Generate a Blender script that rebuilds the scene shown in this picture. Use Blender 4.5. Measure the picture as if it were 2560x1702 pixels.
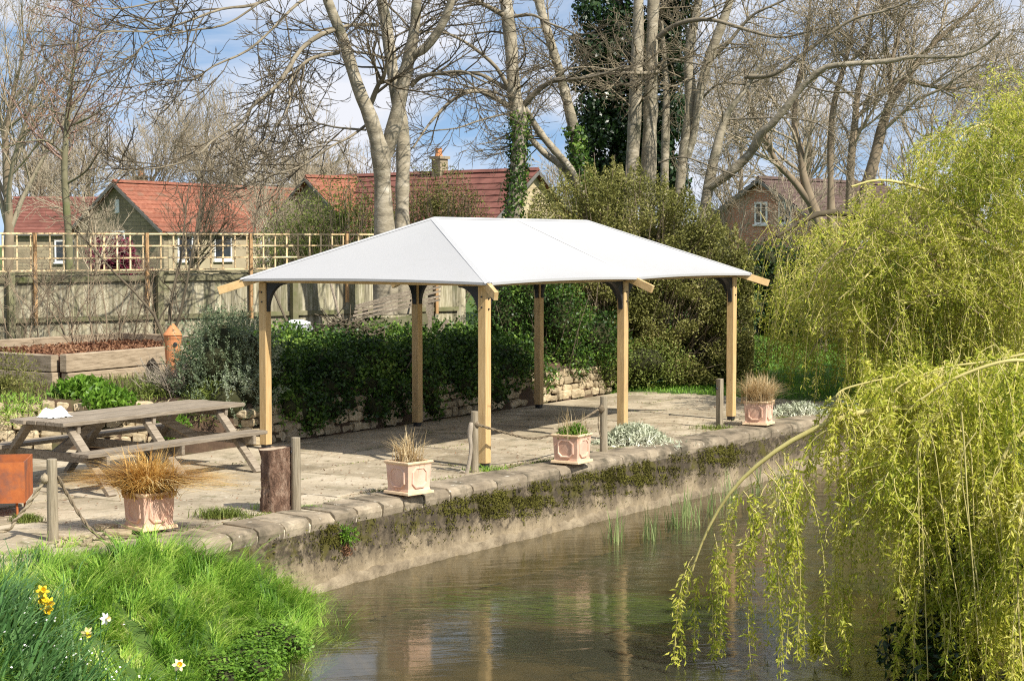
import bpy, math, random
import numpy as np
from mathutils import Vector, Matrix, Quaternion

rs = np.random.default_rng(11)
random.seed(11)
R = math.radians
scene = bpy.context.scene
for _o in list(bpy.data.objects):
    bpy.data.objects.remove(_o)
col = scene.collection

# ------------------------------------------------------------------ camera
CAMZ, PITCH, FPX = 2.61, R(-3.271), 4299.0
cd = bpy.data.cameras.new('camera')
cam = bpy.data.objects.new('camera', cd)
col.objects.link(cam)
cam.location = (0, 0, CAMZ)
cam.rotation_euler = (R(90) + PITCH, 0, 0)
cd.sensor_width = 36.0
cd.lens = 36.0 * FPX / 2560
cd.clip_start, cd.clip_end = 0.1, 3000
scene.camera = cam

# ------------------------------------------------------------------ sky, sun, exposure
TO_SUN = Vector((1.48, -1.47, 2.15)).normalized()
world = bpy.data.worlds.new('World')
scene.world = world
world.use_nodes = True
wn, wl = world.node_tree.nodes, world.node_tree.links
wn.clear()
w_out = wn.new('ShaderNodeOutputWorld')
w_bg = wn.new('ShaderNodeBackground')
w_tc = wn.new('ShaderNodeTexCoord')
w_lift = wn.new('ShaderNodeVectorMath'); w_lift.operation = 'ADD'; w_lift.inputs[1].default_value = (0, 0, 0.22)
w_norm = wn.new('ShaderNodeVectorMath'); w_norm.operation = 'NORMALIZE'
sky = wn.new('ShaderNodeTexSky')
sky.sky_type = 'NISHITA'
sky.sun_disc = False
sky.sun_elevation = math.asin(TO_SUN.z)
sky.sun_rotation = math.atan2(TO_SUN.x, TO_SUN.y)
sky.air_density, sky.dust_density, sky.ozone_density = 1.0, 0.2, 2.5
wl.new(w_tc.outputs['Generated'], w_lift.inputs[0])
wl.new(w_lift.outputs[0], w_norm.inputs[0])
wl.new(w_norm.outputs[0], sky.inputs['Vector'])
# broken white cloud over the whole sky
w_map = wn.new('ShaderNodeMapping'); w_map.inputs['Scale'].default_value = (1, 1, 2.6)
w_map.inputs['Location'].default_value = (0.32, 0.1, 0.06)
wl.new(w_tc.outputs['Generated'], w_map.inputs['Vector'])
w_nz = wn.new('ShaderNodeTexNoise'); w_nz.inputs['Scale'].default_value = 6.5
w_nz.inputs['Detail'].default_value = 9; w_nz.inputs['Roughness'].default_value = 0.56
w_nz.inputs['Distortion'].default_value = 0.35
wl.new(w_map.outputs[0], w_nz.inputs['Vector'])
w_rp = wn.new('ShaderNodeValToRGB')
w_rp.color_ramp.elements[0].position = 0.385; w_rp.color_ramp.elements[0].color = (0, 0, 0, 1)
w_rp.color_ramp.elements[1].position = 0.60; w_rp.color_ramp.elements[1].color = (1, 1, 1, 1)
wl.new(w_nz.outputs['Fac'], w_rp.inputs['Fac'])
w_tint = wn.new('ShaderNodeMixRGB'); w_tint.blend_type = 'MULTIPLY'; w_tint.inputs['Fac'].default_value = 1
w_tint.inputs['Color2'].default_value = (1.12, 1.08, 1.0, 1)
wl.new(sky.outputs[0], w_tint.inputs['Color1'])
w_mix = wn.new('ShaderNodeMixRGB')
w_mix.inputs['Color2'].default_value = (5.2, 5.3, 5.7, 1)
wl.new(w_rp.outputs['Color'], w_mix.inputs['Fac'])
wl.new(w_tint.outputs[0], w_mix.inputs['Color1'])
wl.new(w_mix.outputs[0], w_bg.inputs['Color'])
w_bg.inputs['Strength'].default_value = 0.12
wl.new(w_bg.outputs[0], w_out.inputs['Surface'])

sd = bpy.data.lights.new('sun', 'SUN')
sd.energy = 5.0
sd.angle = R(0.53)
sd.color = (1.0, 0.945, 0.84)
sun = bpy.data.objects.new('sun', sd)
col.objects.link(sun)
sun.location = TO_SUN * 60
sun.rotation_euler = TO_SUN.to_track_quat('Z', 'Y').to_euler()

scene.view_settings.view_transform = 'Standard'
scene.view_settings.look = 'None'
scene.view_settings.exposure = 0.52
scene.view_settings.gamma = 1
scene.cycles.max_bounces = 8
scene.cycles.transparent_max_bounces = 12
scene.cycles.use_denoising = False
scene.cycles.pixel_filter_type = 'BLACKMAN_HARRIS'
scene.cycles.filter_width = 1.15

# ------------------------------------------------------------------ coordinates
S = 1.08567
def at(vx, vy, Y):
    """point at distance Y in front of the camera seen at position (vx, vy) of a 2358-wide view"""
    x = (vx * S - 1280) / FPX; y = (851 - vy * S) / FPX
    r = np.array([x, math.cos(PITCH) - y * math.sin(PITCH), math.sin(PITCH) + y * math.cos(PITCH)])
    return np.array([0, 0, CAMZ]) + r * Y / r[1]
def pxm(w, Y):
    return w * S * Y / FPX
O2 = np.array([-0.302, 19.75]); EX = np.array([0.5498, 0.8353]); EY = np.array([-0.8353, 0.5498])
def G(u, v, z=0.0):
    p = O2 + u * EX + v * EY
    return np.array([p[0], p[1], z])
def uv(x, y):
    dx, dy = x - O2[0], y - O2[1]
    return EX[0] * dx + EX[1] * dy, EY[0] * dx + EY[1] * dy
ROTG = math.atan2(EX[1], EX[0])

def edge(u):   # river wall line
    return np.interp(u, [-14, -6, -2, 7.5, 14, 40, 400], [-0.9, -0.68, -0.62, -1.02, -1.4, -3.5, -30])
def bankw(u):  # water's edge of the grassy bank
    return np.interp(u, [-60, -10, -6.7, -5.2, -4.2, -3.7, -3.3], [-14, -4.1, -2.7, -1.95, -1.2, -0.7, -0.3])
def vback(u):  # foot of the low rubble wall
    return np.interp(u, [-30, -9, -4, -1.8, -0.5, -0.1, 0.2, 9.6], [20, 10, 7.3, 5.9, 4.8, 3.9, 3.68, 3.78])
def sst(x):
    x = np.clip(x, 0, 1); return x * x * (3 - 2 * x)
WATER = -0.70
def ground_z(x, y):
    x = np.asarray(x, float); y = np.asarray(y, float)
    u, v = uv(x, y)
    z = np.full(u.shape, -0.05)
    vb = vback(u)
    terr = 0.58 + np.clip((v - vb) * 0.045, 0, 0.32)
    w9 = 1 - sst((u - 9.3) / 1.2)
    lawn = np.clip((u - 10.2) * 0.034, -0.02, 0.6) + 0.02
    z = np.where(u > 9.9, lawn, z)
    step = np.where(v > vb + 0.14, terr, z)
    soft = z + (terr - z) * sst((v - 3.9) / 2.5)
    z = np.where(u < 9.4, step, np.where(v > 3.8, soft, z))
    e = edge(u)
    bed = -1.12
    riv = bed + (z - bed) * np.clip((v - e - 0.1) / 0.3, 0, 1)
    z = np.where(v < e + 0.42, riv, z)
    bw = bankw(u)
    bank = -0.86 + 0.86 * sst((v - bw + 0.15) / 1.9) + 0.06 * np.sin(x * 3.1 + y * 1.7) * sst((v - bw) / 1.0)
    below = bed + 0.3 * np.clip((v - bw + 0.5) / 0.4, 0, 1)
    bz = np.where(v > bw - 0.1, bank, below)
    isb = (u < -3.3) & (v < e + 0.05)
    z = np.where(isb, np.maximum(bz, bed), z)
    # left of the paved terrace the bank runs on into rough grass
    z = np.where((u < -6.3) & (v >= e + 0.05) & (v < e + 0.42), -0.03, z)
    vr = e - 6.9
    z = np.where(v < vr, bed + (0.25 - bed) * sst((vr - v) / 1.3), z)
    return z

# ------------------------------------------------------------------ mesh helpers
ORG = {}
def fast_mesh(name, V, F, smooth=False):
    V = np.ascontiguousarray(V, dtype=np.float32); F = np.asarray(F, dtype=np.int32)
    me = bpy.data.meshes.new(name)
    n, k = F.shape
    me.vertices.add(len(V)); me.vertices.foreach_set('co', V.ravel())
    me.loops.add(n * k); me.loops.foreach_set('vertex_index', F.ravel())
    me.polygons.add(n); me.polygons.foreach_set('loop_start', np.arange(0, n * k, k, dtype=np.int32))
    if smooth:
        me.polygons.foreach_set('use_smooth', np.ones(n, dtype=bool))
    me.update(calc_edges=True)
    return me
def list_mesh(name, V, F, smooth=False):
    me = bpy.data.meshes.new(name)
    me.from_pydata([tuple(map(float, p)) for p in V], [], [tuple(map(int, f)) for f in F])
    if smooth:
        me.polygons.foreach_set('use_smooth', np.ones(len(me.polygons), dtype=bool))
    me.update()
    return me
def tag(o, label=None, cat=None, group=None, kind=None):
    if label: o['label'] = label
    if cat: o['category'] = cat
    if group: o['group'] = group
    if kind: o['kind'] = kind
    return o
def thing(name, loc, label, cat, group=None, rz=0.0):
    o = bpy.data.objects.new(name, None)
    o.empty_display_size = 0.1
    col.objects.link(o)
    o.location = tuple(map(float, loc)); o.rotation_euler = (0, 0, rz)
    ORG[o] = np.array(loc, float)
    return tag(o, label, cat, group)
def obj(name, V, F, mat, parent=None, smooth=False, loc=None, local=False, bevel=0):
    """one mesh object; V in world coordinates unless local"""
    V = np.asarray(V, float)
    if parent is not None:
        org = np.zeros(3) if local else ORG[parent]
    else:
        org = np.array(loc if loc is not None else (0, 0, 0), float)
        if local: V = V + org
    if isinstance(F, np.ndarray): me = fast_mesh(name, V - org, F, smooth)
    else: me = list_mesh(name, V - org, F, smooth)
    for m in (mat if isinstance(mat, (list, tuple)) else [mat]):
        me.materials.append(m)
    o = bpy.data.objects.new(name, me)
    col.objects.link(o)
    if parent is not None:
        o.parent = parent; ORG[o] = org
    else:
        o.location = tuple(org); ORG[o] = org
    if bevel:
        b = o.modifiers.new('bevel', 'BEVEL'); b.width = bevel; b.segments = 2; b.limit_method = 'ANGLE'
    return o
def dup(o, parent=None):
    c = o.copy(); col.objects.link(c); c.parent = parent
    for ch in o.children: dup(ch, c)
    return c
def share(name, me, parent, loc, rot=(0, 0, 0), scale=(1, 1, 1), world=True):
    o = bpy.data.objects.new(name, me); col.objects.link(o)
    o.parent = parent
    l = np.array(loc, float) - (ORG[parent] if world else 0)
    o.location = tuple(l); o.rotation_euler = rot; o.scale = scale
    return o

class MB:
    def __init__(s): s.V = []; s.F = []
    def add(s, V, F):
        n = len(s.V); s.V += [tuple(p) for p in V]; s.F += [tuple(i + n for i in f) for f in F]; return s
    def beam(s, a, b, w, h, up=(0, 0, 1)):
        s.add(*beam(a, b, w, h, up)); return s
    def tube(s, P, Rr, n=8, cap=True):
        s.add(*tube(P, Rr, n, cap)); return s
BOXF = [(0, 3, 2, 1), (4, 5, 6, 7), (0, 1, 5, 4), (1, 2, 6, 5), (2, 3, 7, 6), (3, 0, 4, 7)]
def beam(a, b, w, h, up=(0, 0, 1)):
    a = np.array(a, float); b = np.array(b, float); d = b - a; d /= np.linalg.norm(d)
    up = np.array(up, float)
    sd_ = np.cross(d, up); sd_ /= np.linalg.norm(sd_)
    u2 = np.cross(sd_, d)
    V = []
    for p in (a, b):
        for i, j in ((-1, -1), (1, -1), (1, 1), (-1, 1)):
            V.append(p + sd_ * i * w / 2 + u2 * j * h / 2)
    return V, BOXF
def boxuv(u0, u1, v0, v1, z0, z1):
    V = [G(u, v, z) for z in (z0, z1) for u, v in ((u0, v0), (u1, v0), (u1, v1), (u0, v1))]
    return V, BOXF
def box(x0, x1, y0, y1, z0, z1):
    V = [(x, y, z) for z in (z0, z1) for x, y in ((x0, y0), (x1, y0), (x1, y1), (x0, y1))]
    return V, BOXF
def smooth_path(P, k):
    P = np.asarray(P, float); n = len(P)
    t = np.linspace(0, n - 1, k); i = np.clip(t.astype(int), 0, n - 2); f = (t - i)[:, None]
    Pm = P[np.clip(i - 1, 0, n - 1)]; P0 = P[i]; P1 = P[i + 1]; P2 = P[np.clip(i + 2, 0, n - 1)]
    return 0.5 * (2 * P0 + (P1 - Pm) * f + (2 * Pm - 5 * P0 + 4 * P1 - P2) * f ** 2 + (3 * P0 - Pm - 3 * P1 + P2) * f ** 3)
def tubes(P, Rr, sides):
    """P n,k,3  Rr n,k -> verts, quads"""
    n, k, _ = P.shape
    T = np.gradient(P, axis=1); T /= np.linalg.norm(T, axis=2, keepdims=True) + 1e-9
    ref = np.where(np.abs(T[:, :1, 2:3]) > 0.9, np.array([1., 0, 0]), np.array([0, 0, 1.]))
    ref = np.broadcast_to(ref, P.shape)
    A = np.cross(T, ref); A /= np.linalg.norm(A, axis=2, keepdims=True) + 1e-9
    B = np.cross(T, A)
    an = np.arange(sides) * 2 * np.pi / sides
    V = P[:, :, None, :] + Rr[:, :, None, None] * (np.cos(an)[None, None, :, None] * A[:, :, None, :] + np.sin(an)[None, None, :, None] * B[:, :, None, :])
    idx = np.arange(n * k * sides).reshape(n, k, sides)
    a = idx[:, :-1, :]; b = np.roll(a, -1, axis=2); d = idx[:, 1:, :]; c = np.roll(d, -1, axis=2)
    F = np.stack([a, b, c, d], -1).reshape(-1, 4)
    return V.reshape(-1, 3), F
def tube(P, Rr, n=8, cap=True):
    P = np.asarray(P, float)
    Rr = np.broadcast_to(np.asarray(Rr, float), (len(P),))
    V, F = tubes(P[None], Rr[None], n)
    F = [tuple(f) for f in F]
    if cap:
        F.append(tuple(range(n))[::-1]); m = len(V); F.append(tuple(range(m - n, m)))
    return list(V), F
def join(parts):
    Vs, Fs, n = [], [], 0
    for V, F in parts:
        Vs.append(np.asarray(V)); Fs.append(np.asarray(F) + n); n += len(V)
    return np.concatenate(Vs), np.concatenate(Fs)
def unit(a):
    return a / (np.linalg.norm(a, axis=-1, keepdims=True) + 1e-9)
def rdir(n):
    return unit(rs.normal(size=(n, 3)))
def grow(P, Rr, m, L, ang, k=5, rr=0.6, ups=0.0, wob=0.12, t0=0.3, t1=1.0, rmin=0.005, bias=None, tip=0.35, perlen=0.4):
    n, kk, _ = P.shape
    N = n * m
    idx = np.repeat(np.arange(n), m); t = rs.uniform(t0, t1, N)
    f = t * (kk - 1); i = np.clip(f.astype(int), 0, kk - 2); w = (f - i)[:, None]
    B = P[idx, i] * (1 - w) + P[idx, i + 1] * w
    T = unit(P[idx, i + 1] - P[idx, i])
    r0 = np.maximum((Rr[idx, i] * (1 - w[:, 0]) + Rr[idx, i + 1] * w[:, 0]) * rr, rmin)
    q = rdir(N); q = unit(q - (q * T).sum(1, keepdims=True) * T)
    a = (ang * rs.uniform(0.6, 1.35, N))[:, None]
    d = np.cos(a) * T + np.sin(a) * q
    if bias is not None: d = unit(d + np.asarray(bias))
    ln = L * (1 - perlen * t) * rs.uniform(0.55, 1.35, N)
    pts = [B]; ups = np.broadcast_to(ups, (k - 1,))
    for j in range(k - 1):
        d = d + wob * rs.normal(size=(N, 3)); d[:, 2] += ups[j]; d = unit(d)
        pts.append(pts[-1] + d * (ln / (k - 1))[:, None])
    Q = np.stack(pts, 1)
    s = np.linspace(0, 1, k)[None, :]
    RR = np.maximum(r0[:, None] * (1 - (1 - tip) * s), rmin * 0.7)
    return Q, RR
def leaves(C, axis, nrm, L, W, bend=0.0):
    n = len(C)
    L = np.broadcast_to(L, (n,))[:, None]; W = np.broadcast_to(W, (n,))[:, None]
    axis = unit(axis); sd_ = unit(np.cross(axis, nrm)); nn = np.cross(sd_, axis)
    V = np.stack([C - axis * L / 2, C + sd_ * W / 2 + nn * bend * L, C + axis * L / 2, C - sd_ * W / 2 + nn * bend * L], 1).reshape(-1, 3)
    return V, np.arange(n * 4).reshape(n, 4)
def blades(B, D, H, W, droop=0.5, segs=3):
    """grass blades: base B, horizontal lean vectors D (n,3) scaled by reach, height H"""
    n = len(B); H = np.broadcast_to(H, (n,)); W = np.broadcast_to(W, (n,)); dr = np.broadcast_to(droop, (n,))
    s = np.linspace(0, 1, segs + 1)
    side = unit(np.cross(D + 1e-4 * rs.normal(size=(n, 3)), np.array([0, 0, 1.])))
    out = []
    for q in s:
        c = B + D * (q ** 1.6) + np.array([0, 0, 1.]) * (H * (q - dr * q ** 2.6))[:, None]
        w = (W * (1 - q) ** 0.7 * 0.5 + 0.0004)[:, None]
        out += [c - side * w, c + side * w]
    V = np.stack(out, 1).reshape(-1, 3)
    m = 2 * (segs + 1); base = (np.arange(n) * m)[:, None]
    F = np.concatenate([base + np.array([[2 * i, 2 * i + 1, 2 * i + 3, 2 * i + 2]]) for i in range(segs)], 0)
    return V, F
def blob_points(n, blobs, shell=0.55):
    """points in a union of ellipsoids, thicker towards the surface; returns points, outward normals"""
    b = np.array([list(c) + list(r) for c, r in blobs], float)
    vol = (b[:, 3] * b[:, 4] * b[:, 5]) ** 0.75; k = rs.choice(len(b), n, p=vol / vol.sum())
    d = rdir(n)
    rad = 1 - shell * rs.random(n) ** 1.6 + 0.07 * rs.normal(size=n)
    return b[k, :3] + d * rad[:, None] * b[k, 3:], unit(d / b[k, 3:])
def lump(c, r, seed=0, nu=14, nv=9, amp=0.16):
    """uneven closed ellipsoid"""
    V, F = [], []
    rg = np.random.default_rng(seed); ph = rg.uniform(0, 6.28, 6)
    for j in range(nv + 1):
        th = math.pi * j / nv
        for i in range(nu):
            a = 2 * math.pi * i / nu
            k = 1 + amp * (math.sin(3 * a + ph[0]) * math.sin(2 * th + ph[1]) + 0.6 * math.sin(5 * a + ph[2] + 3 * th))
            V.append((c[0] + r[0] * k * math.sin(th) * math.cos(a), c[1] + r[1] * k * math.sin(th) * math.sin(a), c[2] + r[2] * k * math.cos(th)))
    for j in range(nv):
        for i in range(nu):
            i2 = (i + 1) % nu
            F.append((j * nu + i, (j + 1) * nu + i, (j + 1) * nu + i2, j * nu + i2))
    return V, F
def sweep(prof, path_fn, ts):
    """extrude closed profile [(a,z)] along path_fn(t,a,z)"""
    m = len(prof); V = [path_fn(t, a, z) for t in ts for a, z in prof]; F = []
    for i in range(len(ts) - 1):
        for j in range(m):
            j2 = (j + 1) % m
            F.append((i * m + j, i * m + j2, (i + 1) * m + j2, (i + 1) * m + j))
    F.append(tuple(range(m))[::-1]); n = len(V); F.append(tuple(range(n - m, n)))
    return V, F
def lathe(prof, c, n=16):
    V, F = [], []
    for r, z in prof:
        for i in range(n):
            a = 2 * math.pi * i / n
            V.append((c[0] + r * math.cos(a), c[1] + r * math.sin(a), c[2] + z))
    for j in range(len(prof) - 1):
        for i in range(n):
            i2 = (i + 1) % n
            F.append((j * n + i, j * n + i2, (j + 1) * n + i2, (j + 1) * n + i))
    F.append(tuple(range(n))[::-1]); F.append(tuple(range((len(prof) - 1) * n, len(prof) * n)))
    return V, F

# ------------------------------------------------------------------ materials
def c4(c): return (c[0], c[1], c[2], 1.0)
def srgb(r, g, b):
    f = lambda x: ((x / 255 + 0.055) / 1.055) ** 2.4 if x > 10 else x / 255 / 12.92
    return (f(r), f(g), f(b))
def ramp(nt, stops):
    r = nt.nodes.new('ShaderNodeValToRGB')
    el = r.color_ramp.elements
    while len(el) < len(stops): el.new(0.5)
    for e, (p, c) in zip(el, stops): e.position = p; e.color = c4(c)
    return r
def newmat(name):
    m = bpy.data.materials.new(name); m.use_nodes = True
    nt = m.node_tree; nt.nodes.clear()
    out = nt.nodes.new('ShaderNodeOutputMaterial'); p = nt.nodes.new('ShaderNodeBsdfPrincipled')
    nt.links.new(p.outputs[0], out.inputs['Surface'])
    return m, nt, p, out
def noisemat(name, cols, scale=6.0, rough=0.85, bump=0.3, stretch=(1, 1, 1), detail=8, dist=0.02, fine=None, vary=0.0, metallic=0, spec=0.3, spots=None, rot=(0, 0, 0), warp=0.0):
    """cols: stops of a ramp driven by stretched noise; vary: brightness change per object; spots: (colour, scale, lo, hi)"""
    m, nt, p, out = newmat(name)
    N, Lk = nt.nodes.new, nt.links.new
    tc = N('ShaderNodeTexCoord'); mp = N('ShaderNodeMapping')
    mp.vector_type = 'TEXTURE'; mp.inputs['Scale'].default_value = tuple(1 / q for q in stretch); mp.inputs['Rotation'].default_value = rot
    oi = N('ShaderNodeObjectInfo')
    addv = N('ShaderNodeVectorMath'); addv.operation = 'ADD'
    sc_ = N('ShaderNodeVectorMath'); sc_.operation = 'SCALE'; sc_.inputs[0].default_value = (17.3, 9.1, 23.7)
    Lk(oi.outputs['Random'], sc_.inputs['Scale'])
    Lk(tc.outputs['Object'], addv.inputs[0]); Lk(sc_.outputs[0], addv.inputs[1])
    Lk(addv.outputs[0], mp.inputs['Vector'])
    nz = N('ShaderNodeTexNoise'); nz.inputs['Scale'].default_value = scale; nz.inputs['Detail'].default_value = detail
    nz.inputs['Roughness'].default_value = 0.6; nz.inputs['Distortion'].default_value = warp
    Lk(mp.outputs[0], nz.inputs['Vector'])
    rp = ramp(nt, cols); Lk(nz.outputs['Fac'], rp.inputs['Fac'])
    c = rp.outputs['Color']
    if spots:
        for (sc, ss, lo, hi) in spots:
            n2 = N('ShaderNodeTexNoise'); n2.inputs['Scale'].default_value = ss; n2.inputs['Detail'].default_value = 7; n2.inputs['Roughness'].default_value = 0.65
            Lk(addv.outputs[0], n2.inputs['Vector'])
            mr = N('ShaderNodeMapRange'); mr.inputs['From Min'].default_value = lo; mr.inputs['From Max'].default_value = hi
            Lk(n2.outputs['Fac'], mr.inputs['Value'])
            mx = N('ShaderNodeMixRGB'); mx.inputs['Color2'].default_value = c4(sc)
            Lk(mr.outputs[0], mx.inputs['Fac']); Lk(c, mx.inputs['Color1']); c = mx.outputs[0]
    if vary:
        mr = N('ShaderNodeMapRange'); mr.inputs['To Min'].default_value = 1 - vary; mr.inputs['To Max'].default_value = 1 + vary
        Lk(oi.outputs['Random'], mr.inputs['Value'])
        hs = N('ShaderNodeHueSaturation'); Lk(mr.outputs[0], hs.inputs['Value']); Lk(c, hs.inputs['Color']); c = hs.outputs[0]
    Lk(c, p.inputs['Base Color'])
    p.inputs['Roughness'].default_value = rough; p.inputs['Metallic'].default_value = metallic
    p.inputs['Specular IOR Level'].default_value = spec
    if bump:
        nb = N('ShaderNodeTexNoise'); nb.inputs['Scale'].default_value = fine or scale * 3; nb.inputs['Detail'].default_value = 8
        nb.inputs['Roughness'].default_value = 0.65
        Lk(mp.outputs[0], nb.inputs['Vector'])
        b = N('ShaderNodeBump'); b.inputs['Strength'].default_value = bump; b.inputs['Distance'].default_value = dist
        Lk(nb.outputs['Fac'], b.inputs['Height']); Lk(b.outputs[0], p.inputs['Normal'])
    return m
def leafmat(name, cols, trans=0.35, rough=0.5, spec=0.3, big=None):
    """colour per leaf from its own random number, plus slow patches through the plant"""
    m, nt, p, out = newmat(name)
    N, Lk = nt.nodes.new, nt.links.new
    g = N('ShaderNodeNewGeometry')
    tc = N('ShaderNodeTexCoord'); nz = N('ShaderNodeTexNoise'); nz.inputs['Scale'].default_value = big or 1.3; nz.inputs['Detail'].default_value = 3
    Lk(tc.outputs['Object'], nz.inputs['Vector'])
    ma = N('ShaderNodeMath'); ma.operation = 'MULTIPLY_ADD'; ma.inputs[1].default_value = 0.55
    sb = N('ShaderNodeMath'); sb.operation = 'MULTIPLY_ADD'; sb.inputs[1].default_value = 1.5; sb.inputs[2].default_value = -0.52
    Lk(nz.outputs['Fac'], sb.inputs[0])
    Lk(g.outputs['Random Per Island'], ma.inputs[0]); Lk(sb.outputs[0], ma.inputs[2])
    rp = ramp(nt, cols); Lk(ma.outputs[0], rp.inputs['Fac'])
    Lk(rp.outputs['Color'], p.inputs['Base Color'])
    p.inputs['Roughness'].default_value = rough; p.inputs['Specular IOR Level'].default_value = spec
    if trans:
        t = N('ShaderNodeBsdfTranslucent'); Lk(rp.outputs['Color'], t.inputs['Color'])
        mx = N('ShaderNodeMixShader'); mx.inputs['Fac'].default_value = trans
        Lk(p.outputs[0], mx.inputs[1]); Lk(t.outputs[0], mx.inputs[2]); Lk(mx.outputs[0], out.inputs['Surface'])
    return m
def st(*cs):
    n = len(cs)
    return [(0.25 + 0.5 * i / max(1, n - 1), c) for i, c in enumerate(cs)]
M = {}
M['pine'] = noisemat('pine', st((0.42, 0.27, 0.115), (0.56, 0.38, 0.175), (0.64, 0.46, 0.24)), 5, 0.65, 0.12, (9, 9, 0.7), vary=0.08, spots=[((0.26, 0.13, 0.05), 4.5, 0.66, 0.72), ((0.40, 0.28, 0.14), 1.2, 0.52, 0.7)])
M['pine_u'] = noisemat('pine_rail', st((0.46, 0.30, 0.13), (0.58, 0.40, 0.19), (0.66, 0.48, 0.26)), 5, 0.65, 0.1, (2, 2, 2))
M['grey_wood'] = noisemat('grey_wood', st((0.11, 0.085, 0.06), (0.25, 0.205, 0.15), (0.36, 0.305, 0.235)), 3.2, 0.85, 0.5, (1.2, 14, 14), rot=(0, 0, ROTG), vary=0.16, dist=0.01)
M['post_wood'] = noisemat('post_wood', st((0.13, 0.105, 0.07), (0.27, 0.225, 0.155), (0.36, 0.31, 0.23)), 4, 0.85, 0.45, (14, 14, 1.0), vary=0.12, dist=0.01)
M['sleeper'] = noisemat('sleeper', st((0.16, 0.12, 0.075), (0.36, 0.28, 0.19), (0.46, 0.37, 0.26)), 3, 0.85, 0.5, (1.5, 1.5, 12), vary=0.15, dist=0.012)
M['fence_board'] = noisemat('fence_board', st((0.13, 0.115, 0.07), (0.34, 0.305, 0.205), (0.56, 0.52, 0.40)), 3, 0.9, 0.35, (9, 9, 0.8), vary=0.3, spots=[((0.10, 0.115, 0.04), 1.3, 0.52, 0.75)])
M['fence_rail'] = noisemat('fence_rail', st((0.12, 0.11, 0.06), (0.25, 0.23, 0.14)), 3, 0.9, 0.3, vary=0.15, spots=[((0.11, 0.13, 0.04), 2, 0.5, 0.7)])
M['trellis'] = noisemat('trellis', st((0.54, 0.37, 0.18), (0.74, 0.56, 0.32), (0.80, 0.66, 0.43)), 4, 0.75, 0.15, vary=0.18)
M['brown_post'] = noisemat('brown_post', st((0.24, 0.12, 0.05), (0.46, 0.28, 0.13), (0.56, 0.38, 0.21)), 4, 0.8, 0.2, (6, 6, 0.8), vary=0.15)
M['canvas'] = noisemat('canvas', st((0.395, 0.395, 0.395), (0.405, 0.405, 0.407), (0.41, 0.41, 0.41)), 1.6, 0.65, 0.14, (1, 1, 1), spec=0.15, fine=3.2, dist=0.02, warp=1.2, spots=[((0.375, 0.372, 0.36), 1.3, 0.60, 0.85)])
M['seam'] = noisemat('seam', st((0.47, 0.47, 0.47), (0.50, 0.50, 0.50)), 3, 0.45, 0, spec=0.35)
M['black'] = noisemat('black_steel', st((0.012, 0.012, 0.014), (0.03, 0.03, 0.034)), 8, 0.5, 0.1, spec=0.4)
M['terracotta'] = noisemat('terracotta', st((0.50, 0.27, 0.18), (0.66, 0.42, 0.30), (0.74, 0.53, 0.40)), 5, 0.85, 0.12, vary=0.08, spots=[((0.64, 0.45, 0.36), 4, 0.45, 0.85), ((0.34, 0.24, 0.15), 3.2, 0.56, 0.90), ((0.30, 0.27, 0.15), 11, 0.62, 0.80)])
M['terracotta_lip'] = noisemat('terracotta_lip', st((0.60, 0.38, 0.21), (0.72, 0.53, 0.34), (0.62, 0.47, 0.27)), 6, 0.85, 0.15, spots=[((0.34, 0.30, 0.15), 5, 0.56, 0.8)])
M['pot'] = noisemat('pot', st((0.50, 0.19, 0.075), (0.62, 0.27, 0.12)), 6, 0.85, 0.1)
M['rust'] = noisemat('rust', st((0.16, 0.06, 0.035), (0.38, 0.11, 0.035), (0.52, 0.17, 0.05)), 3.2, 0.8, 0.2, spots=[((0.10, 0.075, 0.075), 2.4, 0.52, 0.72)], spec=0.25)
M['rope'] = noisemat('rope', st((0.24, 0.19, 0.12), (0.48, 0.40, 0.28)), 30, 0.9, 0.5)
M['rope_dark'] = noisemat('rope_dark', st((0.10, 0.08, 0.05), (0.26, 0.20, 0.13)), 30, 0.9, 0.5)
M['bark_log'] = noisemat('bark_log', st((0.045, 0.026, 0.018), (0.19, 0.11, 0.072), (0.46, 0.33, 0.24)), 9, 0.9, 1.0, (2.0, 2.0, 0.8), dist=0.06, fine=14)
M['log_end'] = noisemat('log_end', st((0.34, 0.25, 0.16), (0.56, 0.45, 0.31)), 8, 0.85, 0.3)
M['paving'] = noisemat('paving', st((0.29, 0.235, 0.16), (0.43, 0.36, 0.255), (0.52, 0.45, 0.34)), 1.5, 0.95, 0.55, fine=18, dist=0.015, vary=0.06, spots=[((0.22, 0.18, 0.12), 0.8, 0.46, 0.68), ((0.17, 0.15, 0.085), 3.1, 0.54, 0.72), ((0.62, 0.55, 0.44), 9, 0.60, 0.72), ((0.14, 0.115, 0.07), 16, 0.60, 0.72)], spec=0.15)
M['coping'] = noisemat('coping', st((0.15, 0.12, 0.085), (0.27, 0.22, 0.155), (0.40, 0.335, 0.24)), 2.4, 0.95, 0.6, fine=20, dist=0.015, vary=0.16, spots=[((0.10, 0.085, 0.06), 3.6, 0.46, 0.64), ((0.58, 0.53, 0.43), 12, 0.62, 0.72)], spec=0.15)
M['mortar'] = noisemat('mortar', st((0.50, 0.44, 0.33), (0.62, 0.55, 0.42)), 6, 0.95, 0.4)
M['rubble'] = noisemat('rubble', st((0.27, 0.205, 0.125), (0.43, 0.345, 0.22), (0.55, 0.46, 0.32)), 4, 0.95, 0.6, fine=14, dist=0.015, vary=0.28, spec=0.15)
M['wall_core'] = noisemat('wall_core', st((0.06, 0.045, 0.03), (0.13, 0.10, 0.065)), 4, 0.95, 0.5)
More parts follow.
